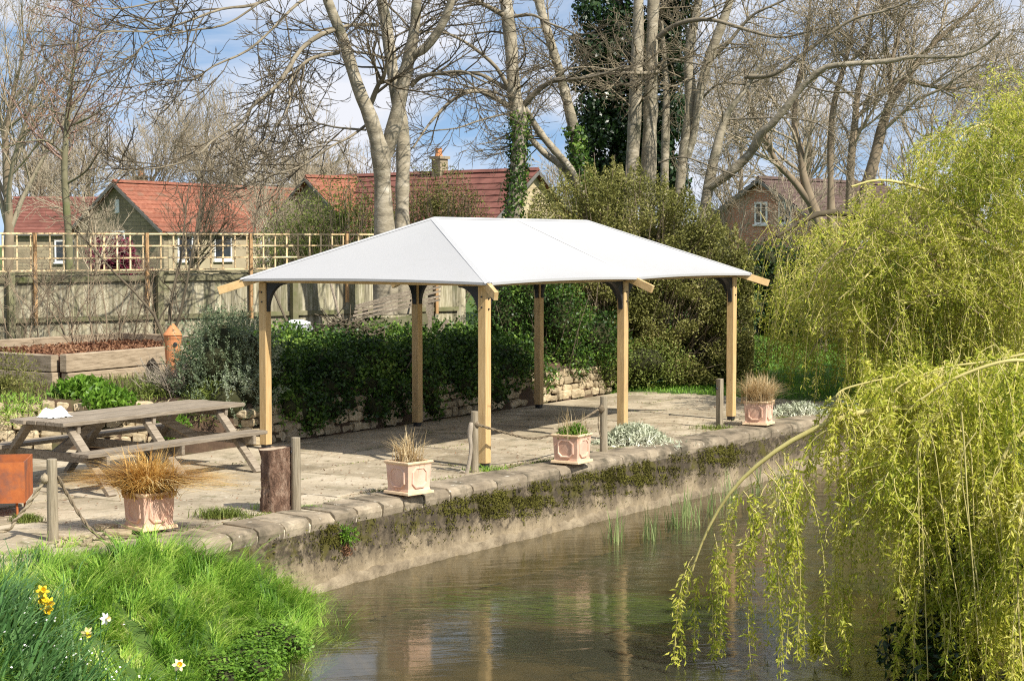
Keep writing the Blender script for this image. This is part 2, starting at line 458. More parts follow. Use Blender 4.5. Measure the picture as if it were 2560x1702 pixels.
M['soil'] = noisemat('soil', st((0.045, 0.028, 0.018), (0.12, 0.075, 0.045)), 6, 0.95, 0.8, spots=[((0.07, 0.08, 0.025), 2, 0.5, 0.7)])
M['mulch'] = noisemat('mulch', st((0.09, 0.035, 0.018), (0.22, 0.10, 0.055)), 9, 0.95, 0.8)
M['turf'] = noisemat('turf', st((0.035, 0.065, 0.012), (0.06, 0.11, 0.02), (0.10, 0.15, 0.03)), 2.2, 0.95, 0.5, spots=[((0.11, 0.085, 0.045), 1.1, 0.58, 0.8)])
M['bed'] = noisemat('riverbed', st((0.055, 0.04, 0.02), (0.12, 0.092, 0.05), (0.21, 0.165, 0.10)), 2.6, 0.95, 0.6, fine=9, spots=[((0.05, 0.065, 0.015), 0.7, 0.52, 0.68)])
M['tile_red'] = noisemat('tile_red', st((0.16, 0.058, 0.037), (0.26, 0.096, 0.058), (0.34, 0.15, 0.095)), 2.2, 0.9, 0.5, (3, 3, 3), fine=5, vary=0.12, spots=[((0.20, 0.12, 0.08), 1.3, 0.52, 0.72)])
M['tile_dark'] = noisemat('tile_dark', st((0.11, 0.044, 0.034), (0.18, 0.07, 0.052), (0.24, 0.105, 0.08)), 2.2, 0.9, 0.5, fine=5, vary=0.12)
M['tile_brown'] = noisemat('tile_brown', st((0.07, 0.045, 0.038), (0.13, 0.085, 0.07)), 2.2, 0.9, 0.5, fine=5, vary=0.1)
M['render_cream'] = noisemat('cream_wall', st((0.36, 0.30, 0.19), (0.45, 0.385, 0.26)), 2, 0.9, 0.1)
M['white_paint'] = noisemat('white_paint', st((0.72, 0.72, 0.70), (0.8, 0.8, 0.79)), 5, 0.5, 0)
M['paper'] = noisemat('paper', st((0.74, 0.73, 0.70), (0.82, 0.82, 0.80)), 9, 0.7, 0.1)
M['lead'] = noisemat('lead', st((0.10, 0.095, 0.085), (0.2, 0.19, 0.17)), 6, 0.8, 0.2)
M['grey_tub'] = noisemat('grey_tub', st((0.22, 0.22, 0.24), (0.32, 0.32, 0.34)), 4, 0.5, 0.05)
M['glass'] = noisemat('window_glass', st((0.02, 0.024, 0.03), (0.045, 0.05, 0.06)), 3, 0.08, 0, spec=0.6)
M['hose'] = noisemat('hose', st((0.01, 0.10, 0.06), (0.02, 0.16, 0.10)), 5, 0.4, 0)
def bricks(name, c1, c2, mortar, sx, sy, rough=0.9):
    m, nt, p, out = newmat(name); N, Lk = nt.nodes.new, nt.links.new
    tc = N('ShaderNodeTexCoord'); sp = N('ShaderNodeSeparateXYZ'); cb = N('ShaderNodeCombineXYZ')
    ad = N('ShaderNodeMath'); ad.operation = 'ADD'
    Lk(tc.outputs['Object'], sp.inputs[0]); Lk(sp.outputs['X'], ad.inputs[0]); Lk(sp.outputs['Y'], ad.inputs[1])
    Lk(ad.outputs[0], cb.inputs['X']); Lk(sp.outputs['Z'], cb.inputs['Y'])
    b = N('ShaderNodeTexBrick'); b.inputs['Color1'].default_value = c4(c1); b.inputs['Color2'].default_value = c4(c2); b.inputs['Mortar'].default_value = c4(mortar)
    b.inputs['Scale'].default_value = 1; b.inputs['Brick Width'].default_value = sx; b.inputs['Row Height'].default_value = sy; b.inputs['Mortar Size'].default_value = 0.012
    Lk(cb.outputs[0], b.inputs['Vector'])
    nz = N('ShaderNodeTexNoise'); nz.inputs['Scale'].default_value = 3; nz.inputs['Detail'].default_value = 6; Lk(tc.outputs['Object'], nz.inputs['Vector'])
    mr = N('ShaderNodeMapRange'); mr.inputs['To Min'].default_value = 0.65; mr.inputs['To Max'].default_value = 1.35; Lk(nz.outputs['Fac'], mr.inputs['Value'])
    hs = N('ShaderNodeHueSaturation'); Lk(b.outputs['Color'], hs.inputs['Color']); Lk(mr.outputs[0], hs.inputs['Value'])
    Lk(hs.outputs[0], p.inputs['Base Color']); p.inputs['Roughness'].default_value = rough
    bp = N('ShaderNodeBump'); bp.inputs['Strength'].default_value = 0.5; bp.inputs['Distance'].default_value = 0.02; bp.invert = True
    Lk(b.outputs['Fac'], bp.inputs['Height']); Lk(bp.outputs[0], p.inputs['Normal'])
    return m
M['stone_gable'] = bricks('stone_gable', (0.25, 0.20, 0.125), (0.34, 0.28, 0.18), (0.20, 0.17, 0.12), 0.42, 0.14)
M['stone_gable_pale'] = bricks('stone_gable_pale', (0.42, 0.33, 0.19), (0.52, 0.43, 0.27), (0.36, 0.3, 0.2), 0.42, 0.14)
M['brick'] = bricks('brick', (0.40, 0.15, 0.085), (0.50, 0.21, 0.12), (0.36, 0.27, 0.2), 0.225, 0.075)
# foliage
M['ivy'] = leafmat('ivy_leaf', [(0.1, (0.016, 0.036, 0.008)), (0.5, (0.05, 0.11, 0.018)), (0.75, (0.14, 0.24, 0.035)), (0.95, (0.27, 0.38, 0.07))], 0.28, 0.42, 0.3)
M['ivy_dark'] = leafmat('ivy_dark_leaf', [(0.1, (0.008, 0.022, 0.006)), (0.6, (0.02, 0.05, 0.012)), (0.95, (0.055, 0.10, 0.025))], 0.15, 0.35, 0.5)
M['olive'] = leafmat('olive_leaf', [(0.1, (0.07, 0.075, 0.018)), (0.45, (0.175, 0.18, 0.042)), (0.7, (0.28, 0.275, 0.075)), (0.95, (0.42, 0.37, 0.15))], 0.3, 0.6)
M['olive_green'] = leafmat('olive_green_leaf', [(0.1, (0.075, 0.10, 0.02)), (0.5, (0.17, 0.22, 0.04)), (0.9, (0.30, 0.34, 0.09))], 0.3, 0.6)
M['rosemary'] = leafmat('rosemary_leaf', [(0.1, (0.075, 0.11, 0.05)), (0.5, (0.21, 0.27, 0.145)), (0.9, (0.45, 0.49, 0.36))], 0.15, 0.55)
M['green_leaf'] = leafmat('green_leaf', [(0.1, (0.06, 0.14, 0.012)), (0.5, (0.15, 0.29, 0.03)), (0.9, (0.26, 0.42, 0.06))], 0.4, 0.45)
M['willow'] = leafmat('willow_leaf', [(0.02, (0.14, 0.22, 0.02)), (0.35, (0.38, 0.43, 0.04)), (0.6, (0.60, 0.60, 0.08)), (0.85, (0.80, 0.74, 0.20)), (0.98, (0.87, 0.82, 0.42))], 0.5, 0.5, big=0.9)
M['willow_far'] = leafmat('willow_far_leaf', [(0.02, (0.10, 0.15, 0.018)), (0.35, (0.33, 0.38, 0.038)), (0.62, (0.57, 0.58, 0.08)), (0.88, (0.76, 0.71, 0.20)), (0.99, (0.83, 0.79, 0.40))], 0.45, 0.5, big=0.7)
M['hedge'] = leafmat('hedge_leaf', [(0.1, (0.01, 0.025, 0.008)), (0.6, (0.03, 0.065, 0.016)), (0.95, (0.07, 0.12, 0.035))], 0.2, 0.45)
M['grass'] = leafmat('grass_blade', [(0.02, (0.06, 0.15, 0.02)), (0.35, (0.19, 0.37, 0.042)), (0.62, (0.34, 0.53, 0.07)), (0.85, (0.52, 0.62, 0.14)), (0.99, (0.74, 0.68, 0.36))], 0.38, 0.5, big=2.2)
M['lawn'] = leafmat('lawn_blade', [(0.05, (0.07, 0.17, 0.018)), (0.5, (0.18, 0.37, 0.035)), (0.9, (0.32, 0.48, 0.07))], 0.35, 0.5)
M['sedge'] = leafmat('sedge_blade', [(0.05, (0.30, 0.14, 0.03)), (0.4, (0.58, 0.34, 0.085)), (0.75, (0.74, 0.53, 0.20)), (0.98, (0.80, 0.67, 0.38))], 0.3, 0.55, big=3)
M['dry'] = leafmat('dry_blade', [(0.05, (0.24, 0.15, 0.06)), (0.5, (0.46, 0.34, 0.17)), (0.95, (0.64, 0.53, 0.33))], 0.25, 0.6, big=3)
M['silver'] = leafmat('silver_leaf', [(0.05, (0.28, 0.32, 0.19)), (0.5, (0.54, 0.57, 0.41)), (0.95, (0.78, 0.78, 0.64))], 0.15, 0.8)
M['moss'] = leafmat('moss', [(0.05, (0.035, 0.03, 0.008)), (0.5, (0.09, 0.085, 0.018)), (0.95, (0.17, 0.16, 0.035))], 0.1, 0.9, 0.1, big=3)
M['daff_leaf'] = leafmat('daffodil_leaf', [(0.05, (0.04, 0.11, 0.03)), (0.5, (0.10, 0.22, 0.06)), (0.95, (0.20, 0.34, 0.12))], 0.3, 0.45)
M['yellow'] = noisemat('yellow_petal', st((0.78, 0.52, 0.01), (0.85, 0.62, 0.03)), 20, 0.6, 0)
M['pale_yellow'] = noisemat('pale_petal', st((0.82, 0.68, 0.30), (0.86, 0.76, 0.46)), 20, 0.6, 0)
M['white_petal'] = noisemat('white_petal', st((0.75, 0.75, 0.70), (0.82, 0.82, 0.8)), 20, 0.6, 0)
M['reed'] = leafmat('reed_blade', [(0.05, (0.12, 0.17, 0.05)), (0.5, (0.24, 0.31, 0.11)), (0.95, (0.42, 0.42, 0.2))], 0.3, 0.5)
M['weed'] = leafmat('water_weed', [(0.05, (0.07, 0.18, 0.015)), (0.5, (0.17, 0.34, 0.03)), (0.95, (0.30, 0.46, 0.06))], 0.2, 0.7)
M['leaf_litter'] = leafmat('leaf_litter', [(0.05, (0.08, 0.035, 0.018)), (0.5, (0.20, 0.09, 0.045)), (0.95, (0.34, 0.2, 0.11))], 0.1, 0.8)
# bark
M['ash'] = noisemat('ash_bark', st((0.13, 0.11, 0.08), (0.32, 0.275, 0.195), (0.50, 0.44, 0.34)), 2.6, 0.9, 0.5, (1.5, 1.5, 3.0), fine=7, dist=0.03, spots=[((0.10, 0.095, 0.06), 1.9, 0.52, 0.68), ((0.60, 0.55, 0.45), 5, 0.60, 0.72)])
M['ash_twig'] = noisemat('ash_twig', st((0.15, 0.12, 0.075), (0.27, 0.225, 0.15)), 2, 0.9, 0)
M['dark_twig'] = noisemat('dark_twig', st((0.075, 0.06, 0.04), (0.16, 0.13, 0.085)), 2, 0.9, 0)
M['brown_twig'] = noisemat('brown_twig', st((0.17, 0.13, 0.085), (0.32, 0.25, 0.17)), 2, 0.9, 0)
M['far_twig'] = noisemat('far_twig', st((0.28, 0.23, 0.155), (0.45, 0.38, 0.275)), 0.5, 0.9, 0)
M['bud_twig'] = noisemat('bud_twig', st((0.22, 0.135, 0.10), (0.38, 0.26, 0.20)), 1, 0.9, 0)
M['willow_bark'] = noisemat('willow_bark', st((0.36, 0.31, 0.10), (0.60, 0.52, 0.21)), 4, 0.7, 0.2)
M['willow_trunk'] = noisemat('willow_trunk', st((0.05, 0.04, 0.025), (0.13, 0.105, 0.065)), 3, 0.9, 0.6, (2, 2, 0.6))
M['dead_wood'] = noisemat('dead_wood', st((0.22, 0.18, 0.13), (0.44, 0.38, 0.30)), 9, 0.9, 0.4, (2, 2, 0.6))
M['limb_bark'] = noisemat('limb_bark', st((0.10, 0.085, 0.06), (0.22, 0.185, 0.13), (0.33, 0.28, 0.20)), 3.0, 0.9, 0.4, fine=7, dist=0.02)
M['footing'] = noisemat('footing', st((0.10, 0.078, 0.05), (0.22, 0.175, 0.115), (0.36, 0.295, 0.20)), 5, 0.95, 0.9, fine=16, dist=0.03)
M['shade_core'] = noisemat('painted_shade', st((0.02, 0.022, 0.008), (0.05, 0.05, 0.018)), 5, 0.95, 0.5)  # near-black colour standing in for the shade inside dense plants
M['straw'] = leafmat('straw_blade', [(0.05, (0.34, 0.23, 0.10)), (0.5, (0.60, 0.46, 0.25)), (0.95, (0.78, 0.67, 0.45))], 0.3, 0.6, big=3)

# ================================================================== THE SETTING
# ------------------------------------------------------------------ ground sheet
def axis(lo, hi, step, far, n):
    a = np.arange(lo, hi + 1e-6, step); g = np.geomspace(step, far, n)
    return np.concatenate([(lo - np.cumsum(g))[::-1], a, hi + np.cumsum(g)])
gx = axis(-11, 13, 0.2, 180, 22); gy = axis(8, 44, 0.2, 180, 22)
XX, YY = np.meshgrid(gx, gy)
ZZ = ground_z(XX, YY)
ZZ = ZZ + 0.012 * np.sin(XX * 5.3 + 1.1) * np.sin(YY * 4.7)
nx, ny = len(gx), len(gy)
idx = np.arange(nx * ny).reshape(ny, nx)
GF = np.stack([idx[:-1, :-1], idx[:-1, 1:], idx[1:, 1:], idx[1:, :-1]], -1).reshape(-1, 4)
ground = obj('ground', np.stack([XX, YY, ZZ], -1).reshape(-1, 3), GF, [M['turf'], M['bed'], M['soil']], smooth=True)
tag(ground, kind='structure')
cx = XX.ravel()[GF].mean(1); cy = YY.ravel()[GF].mean(1); cz = ZZ.ravel()[GF].mean(1)
cu, cv = uv(cx, cy)
mi = np.zeros(len(GF), dtype=np.int32)
mi[cz < -0.8] = 1
mi[(cv > edge(cu)) & (cu < 9.6) & (cu > -7) & (cy < 40) & (cz > -0.8)] = 2
ground.data.polygons.foreach_set('material_index', mi)

# ------------------------------------------------------------------ water: tinted clear body, fresnel reflection, fine ripples
m, nt, p, out = newmat('river_water'); N, Lk = nt.nodes.new, nt.links.new
nt.nodes.remove(p)
tr = N('ShaderNodeBsdfTransparent'); tr.inputs['Color'].default_value = (0.80, 0.72, 0.50, 1)
gl = N('ShaderNodeBsdfGlossy'); gl.inputs['Roughness'].default_value = 0.07; gl.inputs['Color'].default_value = (1, 1, 1, 1)
df = N('ShaderNodeBsdfDiffuse'); df.inputs['Color'].default_value = (0.082, 0.086, 0.054, 1)
fr = N('ShaderNodeFresnel'); fr.inputs['IOR'].default_value = 1.33
tc = N('ShaderNodeTexCoord')
mp = N('ShaderNodeMapping'); mp.vector_type = 'TEXTURE'; mp.inputs['Rotation'].default_value = (0, 0, R(8)); mp.inputs['Scale'].default_value = (1.5, 0.42, 1)
Lk(tc.outputs['Object'], mp.inputs['Vector'])
n1 = N('ShaderNodeTexNoise'); n1.inputs['Scale'].default_value = 2.4; n1.inputs['Detail'].default_value = 5; n1.inputs['Roughness'].default_value = 0.5; n1.inputs['Distortion'].default_value = 0.9
Lk(mp.outputs[0], n1.inputs['Vector'])
b = N('ShaderNodeBump'); b.inputs['Strength'].default_value = 0.5; b.inputs['Distance'].default_value = 0.022
n2w = N('ShaderNodeTexNoise'); n2w.inputs['Scale'].default_value = 0.45; n2w.inputs['Detail'].default_value = 3; Lk(tc.outputs['Object'], n2w.inputs['Vector'])
mrw = N('ShaderNodeMapRange'); mrw.inputs['From Min'].default_value = 0.4; mrw.inputs['From Max'].default_value = 0.66; mrw.inputs['To Min'].default_value = 0.12; mrw.inputs['To Max'].default_value = 1.0
Lk(n2w.outputs['Fac'], mrw.inputs['Value']); mlw = N('ShaderNodeMath'); mlw.operation = 'MULTIPLY'; Lk(n1.outputs['Fac'], mlw.inputs[0]); Lk(mrw.outputs[0], mlw.inputs[1])
Lk(mlw.outputs[0], b.inputs['Height'])
for q in (gl, fr): Lk(b.outputs[0], q.inputs['Normal'])
mxa = N('ShaderNodeMixShader'); mxa.inputs['Fac'].default_value = 0.33
Lk(tr.outputs[0], mxa.inputs[1]); Lk(df.outputs[0], mxa.inputs[2])
mxb = N('ShaderNodeMixShader'); Lk(fr.outputs[0], mxb.inputs['Fac']); Lk(mxa.outputs[0], mxb.inputs[1]); Lk(gl.outputs[0], mxb.inputs[2])
Lk(mxb.outputs[0], out.inputs['Surface'])
M['water'] = m
wu = np.array([-60, -20, -8, -4, 0, 6, 12, 20, 40, 120.]); WV, WF = [], []
for u in wu:
    e = float(edge(u)); WV += [G(u, e - 8.0, WATER), G(u, max(e + 0.08, float(bankw(u)) if u > -3 else e + 0.08), WATER)]
for i in range(len(wu) - 1): WF.append((2 * i, 2 * i + 2, 2 * i + 3, 2 * i + 1))
tag(obj('river_water', WV, WF, M['water']), kind='structure')

# ------------------------------------------------------------------ river wall, coping stones
m, nt, p, out = newmat('river_wall'); N, Lk = nt.nodes.new, nt.links.new
tc = N('ShaderNodeTexCoord'); sx = N('ShaderNodeSeparateXYZ'); Lk(tc.outputs['Object'], sx.inputs[0])
def nz_(scale, detail=8, rough_=0.65, vec=None):
    q = N('ShaderNodeTexNoise'); q.inputs['Scale'].default_value = scale; q.inputs['Detail'].default_value = detail; q.inputs['Roughness'].default_value = rough_
    Lk(vec if vec is not None else tc.outputs['Object'], q.inputs['Vector']); return q
mpw = N('ShaderNodeMapping'); mpw.inputs['Scale'].default_value = (1, 1, 0.3); Lk(tc.outputs['Object'], mpw.inputs['Vector'])
na, nb_, nc_, nd_ = nz_(4.2, 9, 0.7), nz_(11, 9, 0.72), nz_(2.3, 9, 0.7, mpw.outputs[0]), nz_(4.5, 8, 0.7)
ra = ramp(nt, st((0.15, 0.118, 0.075), (0.29, 0.23, 0.148), (0.44, 0.36, 0.245))); Lk(na.outputs['Fac'], ra.inputs['Fac'])
# weathering is heaviest over the upper half and dies out above the water
hz_ = N('ShaderNodeMapRange'); hz_.inputs['From Min'].default_value = 0.50; hz_.inputs['From Max'].default_value = 0.80; hz_.inputs['To Min'].default_value = -0.09; hz_.inputs['To Max'].default_value = 0.10
Lk(sx.outputs['Z'], hz_.inputs['Value'])
def layer(colr, noise, lo, hi, prev):
    ad = N('ShaderNodeMath'); ad.operation = 'ADD'; Lk(noise.outputs['Fac'], ad.inputs[0]); Lk(hz_.outputs[0], ad.inputs[1])
    mr = N('ShaderNodeMapRange'); mr.inputs['From Min'].default_value = lo; mr.inputs['From Max'].default_value = hi; Lk(ad.outputs[0], mr.inputs['Value'])
    mx = N('ShaderNodeMixRGB'); mx.inputs['Color2'].default_value = c4(colr); Lk(mr.outputs[0], mx.inputs['Fac']); Lk(prev, mx.inputs['Color1']); return mx.outputs[0]
cc_ = layer((0.12, 0.095, 0.065), nc_, 0.38, 0.60, ra.outputs['Color'])
cc_ = layer((0.065, 0.052, 0.036), nb_, 0.50, 0.62, cc_)
cc_ = layer((0.085, 0.075, 0.022), nd_, 0.60, 0.72, cc_)
Lk(cc_, p.inputs['Base Color']); p.inputs['Roughness'].default_value = 0.95; p.inputs['Specular IOR Level'].default_value = 0.15
bb = N('ShaderNodeBump'); bb.inputs['Strength'].default_value = 0.8; bb.inputs['Distance'].default_value = 0.02; Lk(nb_.outputs['Fac'], bb.inputs['Height']); Lk(bb.outputs[0], p.inputs['Normal'])
M['river_wall'] = m
wall = thing('river_wall', G(0, float(edge(0)), -1.1), 'stained stone and concrete river wall with moss below the paved terrace', 'wall')
us = np.arange(-6.6, 13.01, 0.08); zs = np.linspace(-0.12, -1.12, 15)
rg = np.random.default_rng(5)
def wallnoise(u, z):
    return 0.012 * np.sin(3.1 * u + 2.2 * z) + 0.006 * np.sin(9.3 * u + 1 + 7 * z) + 0.004 * np.sin(23 * u - 11 * z + 2) + 0.004 * np.sin(41 * u + 19 * z)
V = []; 
for z in zs:
    for u in us:
        v = float(edge(u)) + wallnoise(u, z) - 0.03 + (z + 0.12) * 0.05 + rg.normal() * 0.004
        V.append(G(u, v, z))
nu = len(us); F = np.array([(j * nu + i, (j + 1) * nu + i, (j + 1) * nu + i + 1, j * nu + i + 1) for j in range(len(zs) - 1) for i in range(nu - 1)])
obj('wall_face', V, F, M['river_wall'], wall, smooth=True)
# rough footing just above the water
V = []
prof = [(0.0, -0.585), (-0.055, -0.60), (-0.075, -0.63), (-0.085, -0.70), (-0.09, -1.1)]
for a, z in prof:
    for u in us:
        k = 0.010 * math.sin(7 * u) + 0.009 * math.sin(19 * u + 1.3) + 0.010 * math.sin(47 * u) + rg.normal() * 0.009
        V.append(G(u, float(edge(u)) + a + (k if a < 0 else 0), z + (k * 1.1 if -0.66 < z < -0.5 else 0)))
F = np.array([(j * nu + i, (j + 1) * nu + i, (j + 1) * nu + i + 1, j * nu + i + 1) for j in range(len(prof) - 1) for i in range(nu - 1)])
obj('footing', V, F, M['footing'], wall, smooth=True)
prof = [(-0.012, -0.15), (-0.03, -0.06), (-0.018, -0.012), (0.03, 0.016), (0.42, 0.028), (0.43, -0.15)]
u = -6.4; i = 0
while u < 12.4:
    ln = (0.36 if u < -1 else 0.62) * rg.uniform(0.75, 1.3)
    g = 0.013 if u < -1 else 0.004
    jv, jz, tilt = [q * (1 if u < -1 else 0.45) for q in (rg.normal() * 0.006, rg.normal() * 0.003, rg.normal() * 0.003)]
    uu = np.linspace(u + g, u + ln - g, 4)
    wob = rg.normal(size=(4, len(prof), 2)) * 0.004
    V, F = [], []
    for a_, u_ in enumerate(uu):
        for b_, (pv, pz) in enumerate(prof):
            V.append(G(u_, float(edge(u_)) + pv + jv + wob[a_, b_, 0], pz + jz + wob[a_, b_, 1] + tilt * (a_ - 1.5) / 1.5))
    k = len(prof)
    for a_ in range(3):
        for b_ in range(k):
            b2 = (b_ + 1) % k; F.append((a_ * k + b_, a_ * k + b2, (a_ + 1) * k + b2, (a_ + 1) * k + b_))
    F += [tuple(range(k))[::-1], tuple(range(3 * k, 4 * k))]
    obj('coping_stone', V, F, M['coping'], wall, bevel=0.005)
    u += ln
V, F = sweep([(0.0, -0.14), (-0.012, -0.06), (0.05, 0.002), (0.40, 0.012), (0.40, -0.14)], lambda t, a, z: G(t, float(edge(t)) + a, z), np.arange(-6.4, 12.4, 0.4))
obj('mortar_bed', V, F, M['mortar'], wall)
# moss growing on the wall face
def on_wall(n, u0, u1, z0, z1, fn):
    U = rs.uniform(u0, u1, n); Z = rs.uniform(z0, z1, n)
    ok = fn(U, Z) > rs.random(n); U, Z = U[ok], Z[ok]
    vv = edge(U) + wallnoise(U, Z) - 0.035 + (Z + 0.12) * 0.05
    P = O2[None] + U[:, None] * EX + vv[:, None] * EY
    return np.column_stack([P, Z])
def mossy(U, Z):
    top = np.exp(-((Z + 0.22) / 0.17) ** 2)
    q = 0.45 * np.sin(U * 5.3 + 0.7 + 4 * Z) * np.sin(U * 2.9 + 1.9 - Z * 9) + 0.45 * np.sin(U * 13 + Z * 21) * np.sin(U * 7.1 - Z * 15 + 1) + 0.35 * np.sin(U * 29 + Z * 37) * np.sin(U * 23 - Z * 31); q = np.clip(q * 2.2 + 0.35, -0.3, 1.2)
    side = np.exp(-((U + 0.6) / 1.1) ** 2) * 1.0 + np.exp(-((U - 1.9) / 1.0) ** 2) * 0.95 + np.exp(-((U - 4.2) / 0.5) ** 2) * 0.8 + np.exp(-((U + 3.6) / 0.14) ** 2) * 1.2 + 0.05
    return np.clip(top * side * (0.3 + q), 0, 1)
C = on_wall(90000, -4.6, 8, -0.55, -0.08, mossy)
out2 = np.array([-EY[0], -EY[1], 0.2])
A = unit(rdir(len(C)) + np.array([0, 0, -0.5])); Nn = unit(rdir(len(C)) * 0.8 + out2)
V, F = leaves(C + Nn * 0.012, A, Nn, rs.uniform(0.012, 0.032, len(C)), rs.uniform(0.008, 0.02, len(C)), 0.2)
o = obj('moss', V, F, M['moss'], wall); o['kind'] = 'stuff'

# ------------------------------------------------------------------ paved terrace
patio = obj('terrace_paving', *boxuv(-6.4, 9.4, 0.1, 3.5, -0.09, -0.028), M['soil'], loc=G(0, 1.5, -0.09))
tag(patio, kind='structure')
def uend(v): return float(np.interp(v, [-1.5, 1.5, 2.4, 3.8], [11.4, 11.0, 10.7, 9.7]))
for iu in range(-6, 9):
    voff = 0.4 * (iu % 2)
    for iv in range(-1, 10):
        u0, u1 = iu * 1.35 + rg.normal() * 0.03, (iu + 1) * 1.35
        v0, v1 = iv * 1.15 + voff + rg.normal() * 0.03, (iv + 1) * 1.15 + voff
        g = 0.015
        P = []
        for uu, vv in ((u0 + g, v0 + g), (u1 - g, v0 + g), (u1 - g, v1 - g), (u0 + g, v1 - g)):
            vv = max(vv, float(edge(uu)) + 0.445)
            vv = min(vv, float(vback(uu)) - 0.02 if uu < 9.6 else 3.75)
            uu = min(uu, uend(vv))
            P.append((uu, vv))
        if min(P[3][1] - P[0][1], P[2][1] - P[1][1]) < 0.08 or min(P[1][0] - P[0][0], P[2][0] - P[3][0]) < 0.08: continue
        z = rg.normal() * 0.004
        tz = rg.normal(size=4) * 0.004
        V = [G(a, b_, -0.07) for a, b_ in P] + [G(a, b_, z + tz[k]) for k, (a, b_) in enumerate(P)]
        obj('paving_slab', V, BOXF, M['paving'], patio, bevel=0.006)

# ------------------------------------------------------------------ rubble retaining wall behind the terrace
rub = thing('rubble_wall', G(3, 3.7, 0), 'low dry stone rubble wall holding back the planted bank behind the canopy', 'wall')
stones = []
for k in range(9):
    V, F = lump((0, 0, 0), (0.5, 0.5, 0.5), 40 + k, 8, 6, 0.10)
    V = np.array(V); V = np.sign(V) * np.abs(V / 0.5) ** 0.42 * 0.5
    V += np.random.default_rng(k).normal(size=V.shape) * 0.02
    me = list_mesh('rubble_stone', V, F, False); me.materials.append(M['rubble']); stones.append(me)
path = [(-3.2, 6.9), (-1.8, 5.95), (-0.5, 4.85), (0.15, 3.75), (9.5, 3.85)]
seg = [np.array(a) for a in path]; lens = [np.linalg.norm(seg[i + 1] - seg[i]) for i in range(len(seg) - 1)]; tot = sum(lens)
def along(s):
    for i, l in enumerate(lens):
        if s <= l or i == len(lens) - 1:
            d = (seg[i + 1] - seg[i]) / l; return seg[i] + d * s, d
        s -= l
ns = 0; z = 0.0
for row in range(5):
    h = (0.13, 0.12, 0.115, 0.11, 0.10)[row]
    s = rg.uniform(0, 0.15)
    while s < tot - 0.1:
        w = rg.uniform(0.10, 0.30) * (1 if row else 1.15)
        c, d = along(s + w / 2)
        hh = h * rg.uniform(0.7, 1.22)
        q = c + np.array([-d[1], d[0]]) * (0.06 + 0.018 * row + rg.normal() * 0.015)
        pw = G(q[0], q[1], z + hh / 2)
        if ns < 300:
            share('rubble_stone', stones[rg.integers(9)], rub, pw, (rg.normal() * 0.06, rg.normal() * 0.06, ROTG + math.atan2(d[1], d[0]) + rg.normal() * 0.06), (w * 1.02, 0.2 * rg.uniform(0.8, 1.2), hh * 1.06))
            ns += 1
        s += w
    z += h
mb = MB()
for i in range(len(path) - 1):
    d = (seg[i + 1] - seg[i]) / lens[i]; nrm = np.array([-d[1], d[0]]) * 0.2
    a, b_ = seg[i] + nrm, seg[i + 1] + nrm
    mb.beam(G(a[0], a[1], 0.27), G(b_[0], b_[1], 0.27), 0.22, 0.54)
obj('wall_core', mb.V, mb.F, M['wall_core'], rub)

# ================================================================== CANOPY SHELTER
GL, GW, GS, OX, ZE, ZR, RI = 6.44, 3.35, 0.11, 0.165, 2.15, 2.925, 1.38
gz = thing('canopy_shelter', G(GL / 2, GW / 2, 0), 'timber post shelter with a taut white canvas hipped roof on the terrace', 'shelter')
posts = [(0, 0), (GL / 2, 0), (GL, 0), (0, GW), (GL / 2, GW), (GL, GW)]
hexF = [(0, 1, 2, 3, 4, 5), (11, 10, 9, 8, 7, 6)] + [(i, i + 6, (i + 1) % 6 + 6, (i + 1) % 6) for i in range(6)]
def bolt(parent, c, nrm, r=0.011):
    nrm = np.array(nrm, float); a = unit(np.cross(nrm, [0, 0, 1.])); b_ = np.cross(nrm, a)
    V = [np.array(c) + nrm * d + r * (math.cos(t) * a + math.sin(t) * b_) for d in (-0.004, 0.012) for t in np.arange(6) * math.pi / 3]
    obj('bolt', V, hexF, M['black'], parent)
for (u, v) in posts:
    po = obj('post', *boxuv(u, u + GS, v, v + GS, 0.055, 2.10), M['pine'], gz, bevel=0.006)
    obj('post_shoe', *boxuv(u + 0.012, u + GS - 0.012, v + 0.012, v + GS - 0.012, 0.0, 0.075), M['black'], gz, bevel=0.003)
    for zz in (1.98, 1.86):
        bolt(po, G(u, v + GS * 0.5, zz), -np.append(EX, 0)); bolt(po, G(u + GS * 0.5, v, zz - 0.02), -np.append(EY, 0))
def gusset(u, v, du, dv):
    """curved black corner plate from a post along direction (du,dv)"""
    w, h, t = 0.30, 0.36, 0.03
    pts = [(0, 2.105), (w, 2.105)] + [(w * (1 - math.sin(a)) * 0.92 + 0.012, 2.085 - h * (1 - math.cos(a)) * 0.97) for a in np.linspace(0.0, math.pi / 2, 9)] + [(0, 2.105 - h)]
    V, F = [], []
    n = len(pts)
    for s_ in (-t, t):
        for a, z in pts:
            V.append(G(u + du * a + dv * s_, v + dv * a + du * s_, z))
    F = [tuple(range(n)), tuple(range(n, 2 * n))[::-1]] + [(i, i + n, (i + 1) % n + n, (i + 1) % n) for i in range(n)]
    obj('corner_bracket', V, F, M['black'], gz)
for (u, v) in posts:
    c = GS / 2
    if u > 0: gusset(u, v + c, -1, 0)
    if u < GL: gusset(u + GS, v + c, 1, 0)
    if v > 0: gusset(u + c, v, 0, -1)
    else: gusset(u + c, v + GS, 0, 1)
e0, e1 = GS * 0.2, GS * 0.8
obj('eave_beam', *boxuv(-0.02, GL + GS + 0.02, e0, e1, 2.102, 2.142), M['pine_u'], gz)
obj('eave_beam', *boxuv(-0.02, GL + GS + 0.02, GW + e0, GW + e1, 2.102, 2.142), M['pine_u'], gz)
